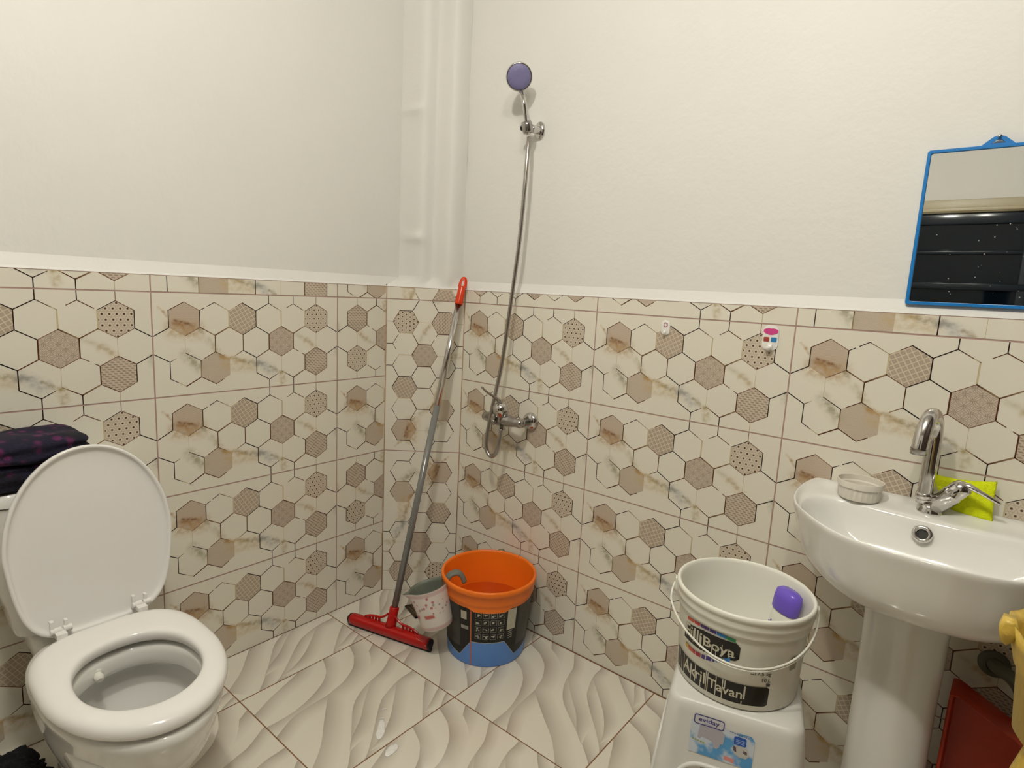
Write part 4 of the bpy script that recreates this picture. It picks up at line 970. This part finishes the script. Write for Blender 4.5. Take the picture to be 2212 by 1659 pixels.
# ---- bright floor glints, built as solid white mounds in place of highlights
M_glint = mat('white_glint', (.97, .96, .93, 1), .12, spec=.8, var=.03, vscale=200, bump=.5, bscale=220, coat=.6)
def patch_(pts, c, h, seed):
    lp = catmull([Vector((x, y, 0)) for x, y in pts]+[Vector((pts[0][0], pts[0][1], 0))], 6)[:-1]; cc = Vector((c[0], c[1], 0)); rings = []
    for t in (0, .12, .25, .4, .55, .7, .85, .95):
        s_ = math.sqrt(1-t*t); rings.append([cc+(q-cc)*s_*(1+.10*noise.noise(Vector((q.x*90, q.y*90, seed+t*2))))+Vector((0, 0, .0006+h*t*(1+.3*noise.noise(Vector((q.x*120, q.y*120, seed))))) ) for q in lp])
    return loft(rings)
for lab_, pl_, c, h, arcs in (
        ('longer glinting patch of white soapy water on the floor tile in front of the squeegee', ((.5974, -.6644), (.6155, -.6703), (.6403, -.6916), (.653, -.7131), (.6497, -.7232), (.6363, -.7192), (.6137, -.6969), (.5951, -.6742)), (.6246, -.694), .004, (((.5656, -.6444), (.5659, -.6361), (.5719, -.6305)), ((.5900, -.6700), (.5925, -.6640), (.5980, -.6610)))),  # white mound in place of a floor highlight, no soapy water
        ('shorter glinting patch of white soapy water just past the floor tile joint', ((.6976, -.6972), (.7113, -.7004), (.7186, -.7161), (.7194, -.7373), (.7116, -.7467), (.6985, -.7347), (.6925, -.7156)), (.7074, -.7197), .004, ())):  # white mound in place of a floor highlight, no soapy water
    o = thing('painted_glint', (c[0], c[1], 0), lab_, 'puddle', 'soapy puddles on the floor')  # the puddles are floor glints built as white mounds
    raw('glint_mound', *patch_(pl_, c, h, c[0]*9), M_glint, o, smooth=True)
    for a_ in arcs: raw('glint_streak', *tube(catmull([Vector((x, y, .0016)) for x, y in a_], 5), .0016, 8, .8), M_glint, o, smooth=True)

# ================================================================== stool
SR = R(16); SCx, SCy = 1.492, -.425; SH = .450
def stq(x, y, z): c, s_ = math.cos(SR), math.sin(SR); return Vector((SCx+x*c-y*s_, SCy+x*s_+y*c, z))
NS = 160
def sring(hx, hy, z, r): return [stq(p_.x, p_.y, p_.z) for p_ in rr_even(hx, hy, z, r)]
def rr_even(hx, hy, z, r, n=NS):
    P = rrect(0, 0, hx, hy, 0, r, 10); P.append(P[0]); L = [0]
    for i in range(1, len(P)): L.append(L[-1]+(P[i]-P[i-1]).length)
    out = []; j = 0
    for k in range(n):
        t = L[-1]*k/n
        while j < len(L)-2 and L[j+1] < t: j += 1
        q = P[j].lerp(P[j+1], (t-L[j])/max(1e-9, L[j+1]-L[j])); out.append(Vector((q.x, q.y, z)))
    return out
HX, HY = .128, .118
def sheet(z):                                                    # half sizes at height z
    k = (SH-z)/SH; return HX+.040*k, HY+.040*k
base = rr_even(HX, HY, 0, .03)
def arch(q):                                                     # height of the lower edge at this place on the outline
    def a_(t, w_): return max(0, 1-(abs(t)/w_)**5)**(1/3.5)
    if abs(q.y) > HY-.012: return .326*a_(q.x, .106)
    if abs(q.x) > HX-.012: return .326*a_(q.y, .096)
    return 0
AR = [arch(q) for q in base]
rings = []
rings.append([stq(q.x*.25, q.y*.25, SH) for q in base]); rings.append([stq(q.x*.80, q.y*.80, SH) for q in base]); rings.append([stq(q.x*.93, q.y*.925, SH-.0012) for q in base]); rings.append([stq(q.x*.985, q.y*.982, SH-.006) for q in base]); rings.append([stq(q.x*1.005, q.y*1.005, SH-.015) for q in base])
NZ = 22
for i in range(1, NZ+1):
    r_ = []
    for q, a in zip(base, AR):
        z = (SH-.015)+(a-(SH-.015))*(i/NZ); hx_, hy_ = sheet(z); r_.append(stq(q.x*hx_/HX*1.004, q.y*hy_/HY*1.004, z))
    rings.append(r_)
st = thing('step_stool', (SCx, SCy, 0), 'tall grey-white plastic stool with arched sides under the white bucket', 'stool')
v, f = loft(rings, True, False); sb = raw('stool_shell', v, f, M_stool, st, smooth=True); fixn(sb); solid(sb, .0045)
# raised lip round each arch
lipr = []
last = rings[-1]; cen_ = Vector((SCx, SCy, 0))
lip = [q+(Vector((q.x, q.y, 0))-cen_).normalized()*.001 for q in last]
for sidey in range(4):
    idx = [i for i, (q, a) in enumerate(zip(base, AR)) if ((sidey == 0 and q.y > HY-.012) or (sidey == 1 and q.y < -HY+.012) or (sidey == 2 and q.x > HX-.012 and abs(q.y) < HY-.012) or (sidey == 3 and q.x < -HX+.012 and abs(q.y) < HY-.012)) and a > .004]
    if not idx: continue
    # order along the outline
    idx.sort(); runs = []
    if idx[-1]-idx[0] > NS/2: idx = [i for i in idx if i > NS/2]+[i for i in idx if i < NS/2]
    lipr.append(tube([lip[i] for i in idx], .0048, 10))
raw('arch_lip', *merge(*lipr), M_stool, st, smooth=True)
# label on the front face (front = -y side), given in metres on the face: s across, h height
def face(s_, h, off=.0012):
    hx_, hy_ = sheet(h); return stq(s_, -hy_*1.004-off, h)
def fquad(s0, s1_, h0, h1, off=.0012, sk=0):
    return [face(s0, h0, off), face(s1_, h0, off), face(s1_, h1, off), face(s0, h1, off)], [(0, 1, 2, 3)]
def fpoly(pts, off): return [face(x, h, off) for x, h in pts], [tuple(range(len(pts)))]
LX0, LX1, LH0, LH1 = -.078, .042, .345, .428
m, p = setup('blue_water_picture', .25); tc = S.nt.nodes.new('ShaderNodeTexCoord'); nz = S.nt.nodes.new('ShaderNodeTexNoise'); nz.inputs['Scale'].default_value = 26; nz.inputs['Detail'].default_value = 3; S.nt.links.new(tc.outputs['Object'], nz.inputs['Vector'])
S.nt.links.new(mixc(S(nz.outputs['Fac']).step(.58, .42), srgb('#c3ccd6'), srgb('#4f93c8')), p.inputs['Base Color'])
lb = raw('sticker', *fpoly([(-.078, .346), (.042, .346), (.043, .405), (.036, .414), (.020, .413), (-.078, .413)], .0012), m, st); tag(lb, 'blue product sticker with a picture of a white stool')
raw('sticker_logo_plate', *fpoly([(x+q.x, h+q.y) for q in rrect(0, 0, .030, .0105, 0, .005, 4) for x, h in ((-.044, .4175),)], .0016), mat('pale_sticker', '#c6c6c8', .3), lb)
M_purp = mat('purple_ink', '#3d3580', .35)
ro = [(-.044+q.x, .4175+q.y) for q in rrect(0, 0, .029, .0100, 0, .005, 4)]; ri = [(-.044+q.x, .4175+q.y) for q in rrect(0, 0, .0272, .0083, 0, .004, 4)]; nn_ = len(ro)
raw('logo_outline', [face(*q, .0020) for q in ro]+[face(*q, .0020) for q in ri], [(i, (i+1) % nn_, nn_+(i+1) % nn_, nn_+i) for i in range(nn_)], M_purp, lb)
tv, tf = textmesh('eviday'); raw('logo_text', [face(-.064+.040*x, .4115+.0115*y, .0021) for x, y in tv], tf, M_purp, lb)
raw('pictured_stool', *fpoly([(-.060, .409), (-.050, .4125), (-.022, .4095), (-.012, .400), (-.014, .380), (-.019, .3795), (-.0205, .372), (-.026, .3665), (-.032, .370), (-.034, .380), (-.055, .384), (-.058, .378), (-.063, .380)], .0017), mat('pictured_stool_grey', '#a9a5ae', .35), lb)
raw('blue_badge', *fpoly([(.0165+q.x, .3975+q.y) for q in rrect(0, 0, .0115, .0085, 0, .003, 3)], .0017), mat('badge_blue', '#1f4fa8', .3), lb)
raw('badge_lines', *merge(*[fquad(.0085, .0245, .3925+k*.0033, .3938+k*.0033, .0019) for k in range(3)]), mat('badge_text', '#9bb4d8', .4), lb)
raw('pictured_block', *fpoly([(.004, .384), (.014, .388), (.032, .386), (.036, .374), (.030, .366), (.016, .366), (.008, .370)], .0017), mat('picture_white', '#b9b7b2', .35), lb)
raw('pictured_slot', *merge(fpoly([(.005, .386), (.010, .384), (.012, .374), (.006, .376)], .0019), fpoly([(.024, .382), (.031, .380), (.031, .374), (.024, .376)], .0019)), mat('picture_brown', '#5b4a52', .4), lb)
raw('green_text', *merge(*[fquad(-.073+k*.0052, -.0695+k*.0052, .3735-k*.0008, .3765-k*.0008, .0019) for k in range(5)]), mat('olive_ink', '#9aa35c', .4), lb)
raw('pink_badge', *fpoly([(-.010, .352), (.009, .350), (.009, .358), (-.010, .360)], .0018), mat('pink_badge', '#d88c86', .4), lb)
raw('small_print', *merge(*[fquad(-.004+k*.0042, -.0012+k*.0042, .4115-k*.0004, .4128-k*.0004, .0019) for k in range(9)]), M_purp, lb)

# ================================================================== white paint bucket on the stool
WC = (1.482, -.412); wz = SH+.0008; wc = Cone(WC, .45, .122, .655, .1325)
wbk = thing('paint_bucket', (WC[0], WC[1], wz), 'white paint bucket with a lowered wire-thin handle standing on the stool', 'bucket')
pr = [(0, .0), (.112, 0), (.119, .001), (.122, .004), (.1295, .155), (.1300, .157), (.1345, .1585), (.1352, .163), (.1350, .174), (.1375, .176), (.1380, .182), (.1360, .192), (.1392, .195), (.1398, .200), (.1385, .204), (.1352, .2055), (.1325, .204), (.1305, .197), (.1285, .170), (.1185, .008), (.112, .004), (0, .004)]
raw('bucket_body', *lathe([(r, h) for r, h in pr], (WC[0], WC[1], wz), 80), M_white, wbk, smooth=True)
M_ink = mat('black_ink', '#14100f', .3, var=.2); D = M_ink
M_wink = mat('white_print', '#c9c3ae', .35)
# upper emblem
lab = raw('upper_emblem', *merge(wc.patch([(-131, .548), (-108, .547), (-106, .5935), (-129, .583)], 8, 3), wc.patch([(-108, .547), (-76, .556), (-76, .5945), (-106, .5935)], 14, 3), wc.patch([(-76, .556), (-72.8, .562), (-72.6, .587), (-76, .5945)], 2, 3)), D, wbk, smooth=True); tag(lab, 'black emblem with white dripping brush lettering')
cols = [('#c2533c', -126.5, -117), ('#b5303a', -116.3, -110), ('#4b3170', -109.4, -100.5), ('#3c2c7a', -99.8, -93.5), ('#1c74b8', -93.2, -85), ('#1f7f4b', -85, -77)]
for hx_, d0, d1 in cols:
    zf = lambda d: .5965+.0075*(1-((d+97)/34)**2)
    raw('colour_block', *wc.patch([(d0, zf(d0)-.0055), (d1, zf(d1)-.0055), (d1, zf(d1)+.001), (d0, zf(d0)+.001)], 4, 1, .0010), mat('swatch_'+hx_[1:], hx_, .35), lab)
raw('lettering', *merge(wc.text('Filli', -128.5, -107, .556, .585, sl=.002), wc.text('Boya', -105, -76.5, .556, .583, sl=-.001)), M_wink, lab)
rnd = random.Random(11); dr_ = []
for d in (-127, -122, -117.5, -113, -109.5, -105.5, -101.5, -97, -93, -88, -82): 
    z0 = rnd.uniform(.549, .568); dr_.append(wc.rect(d, d+rnd.uniform(.5, .9), z0, rnd.uniform(.572, .584), .0010, 1))
for q_ in dr_: raw('drip', *q_, M_wink, lab)
cols = [('#d0a23c', -128, -123.5), ('#c4573c', -122.7, -117.5), ('#c0413c', -116.8, -114), ('#a82b40', -113, -107.3), ('#4a3480', -106, -102.5), ('#43357f', -101.3, -96), ('#3a3a80', -95.2, -93), ('#2f62ab', -92, -88.2), ('#2b7d6c', -87.4, -86), ('#3f7dc4', -84.8, -80)]
for hx_, d0, d1 in cols:
    zf = lambda d: .5325+.0000152*(d+118)**2
    raw('colour_block', *wc.patch([(d0, zf(d0)-.004), (d1, zf(d1)-.004), (d1, zf(d1)+.005), (d0, zf(d0)+.005)], 3, 1, .0008), mat('swatch2_'+hx_[1:], hx_, .35), wbk)
# lower black band
lab = raw('lower_band', *merge(wc.rect(-146, -46, .4655, .5085, .0006, 40), wc.patch([(-46, .4655), (-43.4, .469), (-43.4, .505), (-46, .5085)], 2, 2)), D, wbk, smooth=True); tag(lab, 'black band with white product lettering')
raw('lettering', *merge(wc.text('Akril', -129, -101, .478, .503), wc.text('Tavan', -97.5, -66.5, .4785, .499, sl=-.002)), M_wink, lab)
dr_ = []
for d, a, b_ in ((-143, .4655, .5085), (-138.5, .475, .5085), (-134, .4655, .495), (-129.5, .4655, .5085), (-123.5, .48, .5085), (-118, .4655, .489), (-112.5, .47, .5085), (-106, .4655, .481), (-100.2, .4655, .5085), (-98.4, .4655, .5085), (-90.5, .4655, .5085), (-84.5, .4655, .5085), (-82.5, .49, .5085), (-65.8, .478, .507), (-67.2, .4655, .4735)):
    dr_.append(wc.rect(d, d+(1.5 if d == -65.8 else .9), a, b_, .0010, 1))
for q_ in dr_: raw('drip', *q_, M_wink, lab)
M_gt = mat('grey_ink', '#4d463f', .4)
raw('weight_text', *merge(wc.text('17.5 kg', -58.2, -43.8, .532, .5425), wc.text('10 L', -51.4, -43.6, .5205, .5290), wc.rect(-62, -58.8, .5355, .5370, .0009), wc.rect(-47.2, -43.6, .511, .5175, .0009)), M_gt, wbk)
raw('grey_patch', *wc.rect(-24.5, -16.5, .540, .568, .0008), mat('faint_grey_print', '#9a9482', .5), wbk)
# ears and lowered handle
e1, e2 = -160, 14
for d in (e1, e2): raw('ear', *box(wc.at(d, .636, .007), (.008, .018, .022), Matrix.Rotation(R(d), 3, 'Z')), M_white, wbk)
def hdl(t):                                                       # t 0..1 from ear to ear along the front
    d = e1+(e2-e1)*t; s_ = math.sin(math.pi*t); z = .634-.078*s_**.9; return wc.at(d, z, .012+.004*s_+.012*max(0, 1-t/.28)*min(1, t/.08))
hp = [hdl(k/60) for k in range(61)]
raw('handle', *merge(tube(hp, .0022, 12), tube([q+Vector((0, 0, -.005)) for q in hp[22:56]], .0018, 10)), M_white, wbk, smooth=True)

# detergent bottle leaning inside the white bucket
db = Vector((1.536, -.358, wz+.0066)); dt = Vector((1.555, -.340, .640)); dd = (dt-db).normalized(); dx_ = Vector((.78, -.45, 0)); dx_ = (dx_-dd*dx_.dot(dd)).normalized(); dy_ = dd.cross(dx_)
def dring(hx_, hy_, h): return [db+dd*h+dx_*(hx_*math.copysign(abs(math.cos(a))**.8, math.cos(a)))+dy_*(hy_*math.copysign(abs(math.sin(a))**.8, math.sin(a))) for a in [2*math.pi*k/40 for k in range(40)]]
db_ = thing('detergent_bottle', db, 'white bottle with a glossy violet flip cap standing inside the white bucket', 'bottle')
v, f = loft([dring(.014, .010, .0), dring(.022, .014, .004), dring(.026, .0155, .02), dring(.0285, .0165, .06), dring(.0295, .0175, .115), dring(.0275, .0160, .138), dring(.026, .0155, .142)]); raw('bottle_body', v, f, M_white, db_, smooth=True)
v, f = loft([dring(.0280, .0175, .140), dring(.0305, .0190, .144), dring(.0310, .0195, .168), dring(.0290, .0178, .184), dring(.021, .0125, .190), dring(.004, .003, .1905)]); o = raw('flip_cap', v, f, mat('violet_cap', '#6f57c8', .25, var=.04), db_, smooth=True); tag(o, 'glossy violet cap')
v, f = tube([db+dd*.1868+dx_*(-.017)+dy_*(-.006), db+dd*.1878+dy_*(-.010), db+dd*.1868+dx_*.017+dy_*(-.006)], .0011, 8); raw('thumb_groove', v, f, mat('deep_violet', '#3f2f8c', .4), o, smooth=True)
gl = []
for k in range(6):
    x = -.018+k*.0045; gl.append(([db+dd*(.100+(k % 3)*.004)+dx_*x-dy_*.0180, db+dd*(.100+(k % 3)*.004)+dx_*(x+.003)-dy_*.0180, db+dd*(.112+(k % 2)*.004)+dx_*(x+.002)-dy_*.0180, db+dd*(.112+(k % 2)*.004)+dx_*(x-.001)-dy_*.0180], [(0, 1, 2, 3)]))
raw('violet_print', *merge(*gl), M_purp, db_)

# ================================================================== things under the basin, at the right edge
M_tub = mat('orange_red_plastic_tub', '#a52c08', .4, var=.06)
pts = [(1.848, .004), (1.850, .462), (1.862, .464), (1.965, .415), (2.002, .385), (2.022, .30), (2.028, .004)]
def inset(p_, k): 
    cx = sum(a for a, _ in p_)/len(p_); cz = sum(b for _, b in p_)/len(p_); return [(cx+(x-cx)*(1-k/.10), cz+(z-cz)*(1-k/.24)) for x, z in p_]
yb, yf = -.092, -.172
pi_ = inset(pts, .007)
rings = [[Vector((x, yb, z)) for x, z in inset(pts, .012)], [Vector((x, yb-.004, z)) for x, z in inset(pts, .004)], [Vector((x, yf, z)) for x, z in pts], [Vector((x, yf-.003, z)) for x, z in inset(pts, .002)], [Vector((x, yf, z)) for x, z in pi_], [Vector((x, yb-.012, z)) for x, z in inset(pts, .014)]]
v, f = loft(rings); o = raw('plastic_tub', v, f, M_tub, None); fixn(o); autos(o, 35); recenter(o, (1.94, -.11, 0)); tag(o, 'orange-red plastic tub stood on end in the shadow under the basin', 'tub')
wp = thing('waste_pipe', (1.95, -.09, .5), 'grey plastic waste pipe bending down from the wall under the basin', 'pipe')
M_pipe = mat('grey_pvc', '#5f5f50', .5)
raw('pipe_run', *tube(catmull([(1.920, -.001, .478), (1.922, -.03, .486), (1.932, -.055, .492), (1.950, -.066, .488), (1.966, -.068, .468), (1.976, -.068, .43), (1.984, -.068, .38), (2.045, -.040, .25), (2.050, -.034, .02)], 6), .014, 18), M_pipe, wp, smooth=True)
raw('wall_collar', *lathe([(.014, 0), (.030, 0), (.030, .006), (.020, .012), (.0145, .013)], (1.920, -.0005, .478), 28, (0, -1, 0)), M_pipe, wp, smooth=True)

# yellow sack standing by the right edge
M_sack = mat('yellow_sack', '#c7a84a', .32, var=.25, vscale=18, bump=.5, bscale=35)
sk = thing('yellow_sack', (2.03, -.75, 0), 'crumpled glossy yellow plastic sack at the right edge in front of the basin', 'sack')
NSK = 72; rings = []
def skring(z, r, am, seed):
    out = []
    for k in range(NSK):
        a = 2*math.pi*k/NSK; q = noise.noise(Vector((math.cos(a)*1.6, math.sin(a)*1.6, z*3+seed)))*am+math.sin(a*9+z*6)*am*.25
        out.append(Vector((2.03+(r+q)*math.cos(a), -.75+(r+q)*.8*math.sin(a), z)))
    return out
for z, r, am in ((0.001, .095, .004), (.03, .115, .006), (.12, .122, .010), (.30, .122, .010), (.48, .121, .010), (.60, .122, .008), (.70, .124, .006), (.73, .117, .006), (.76, .106, .006), (.795, .112, .006), (.82, .130, .006), (.842, .141, .006), (.868, .148, .006)): rings.append(skring(z, r, am, 2))
top = [q+Vector((0, 0, .012*noise.noise(Vector((q.x*14, q.y*14, 3))))) for q in skring(.892, .153, .006, 2)]; rings.append(top)
rings.append([q*.0+Vector((2.03+(q.x-2.03)*.93, -.75+(q.y+.75)*.93, q.z-.012)) for q in top]); rings.append([Vector((2.03+(q.x-2.03)*.86, -.75+(q.y+.75)*.86, .76)) for q in top])
rings.append([Vector((2.03+(q.x-2.03)*.5, -.75+(q.y+.75)*.5, .74)) for q in top])
v, f = loft(rings); o = raw('sack_body', v, f, M_sack, sk, smooth=True); fixn(o)
fl = [(1.8735, .8975), (1.8705, .884), (1.8735, .870), (1.8800, .8635), (1.8870, .872), (1.8905, .884), (1.8850, .8975)]
rings = [[Vector((x, -.752, z)) for x, z in fl], [Vector((x, -.770-.006*math.sin(i*1.3), z)) for i, (x, z) in enumerate(fl)], [Vector((1.880+(x-1.880)*.7, -.774, .882+(z-.882)*.7)) for x, z in fl]]
v, f = loft(rings); o = raw('torn_flap', v, f, M_sack, sk, smooth=True); fixn(o)
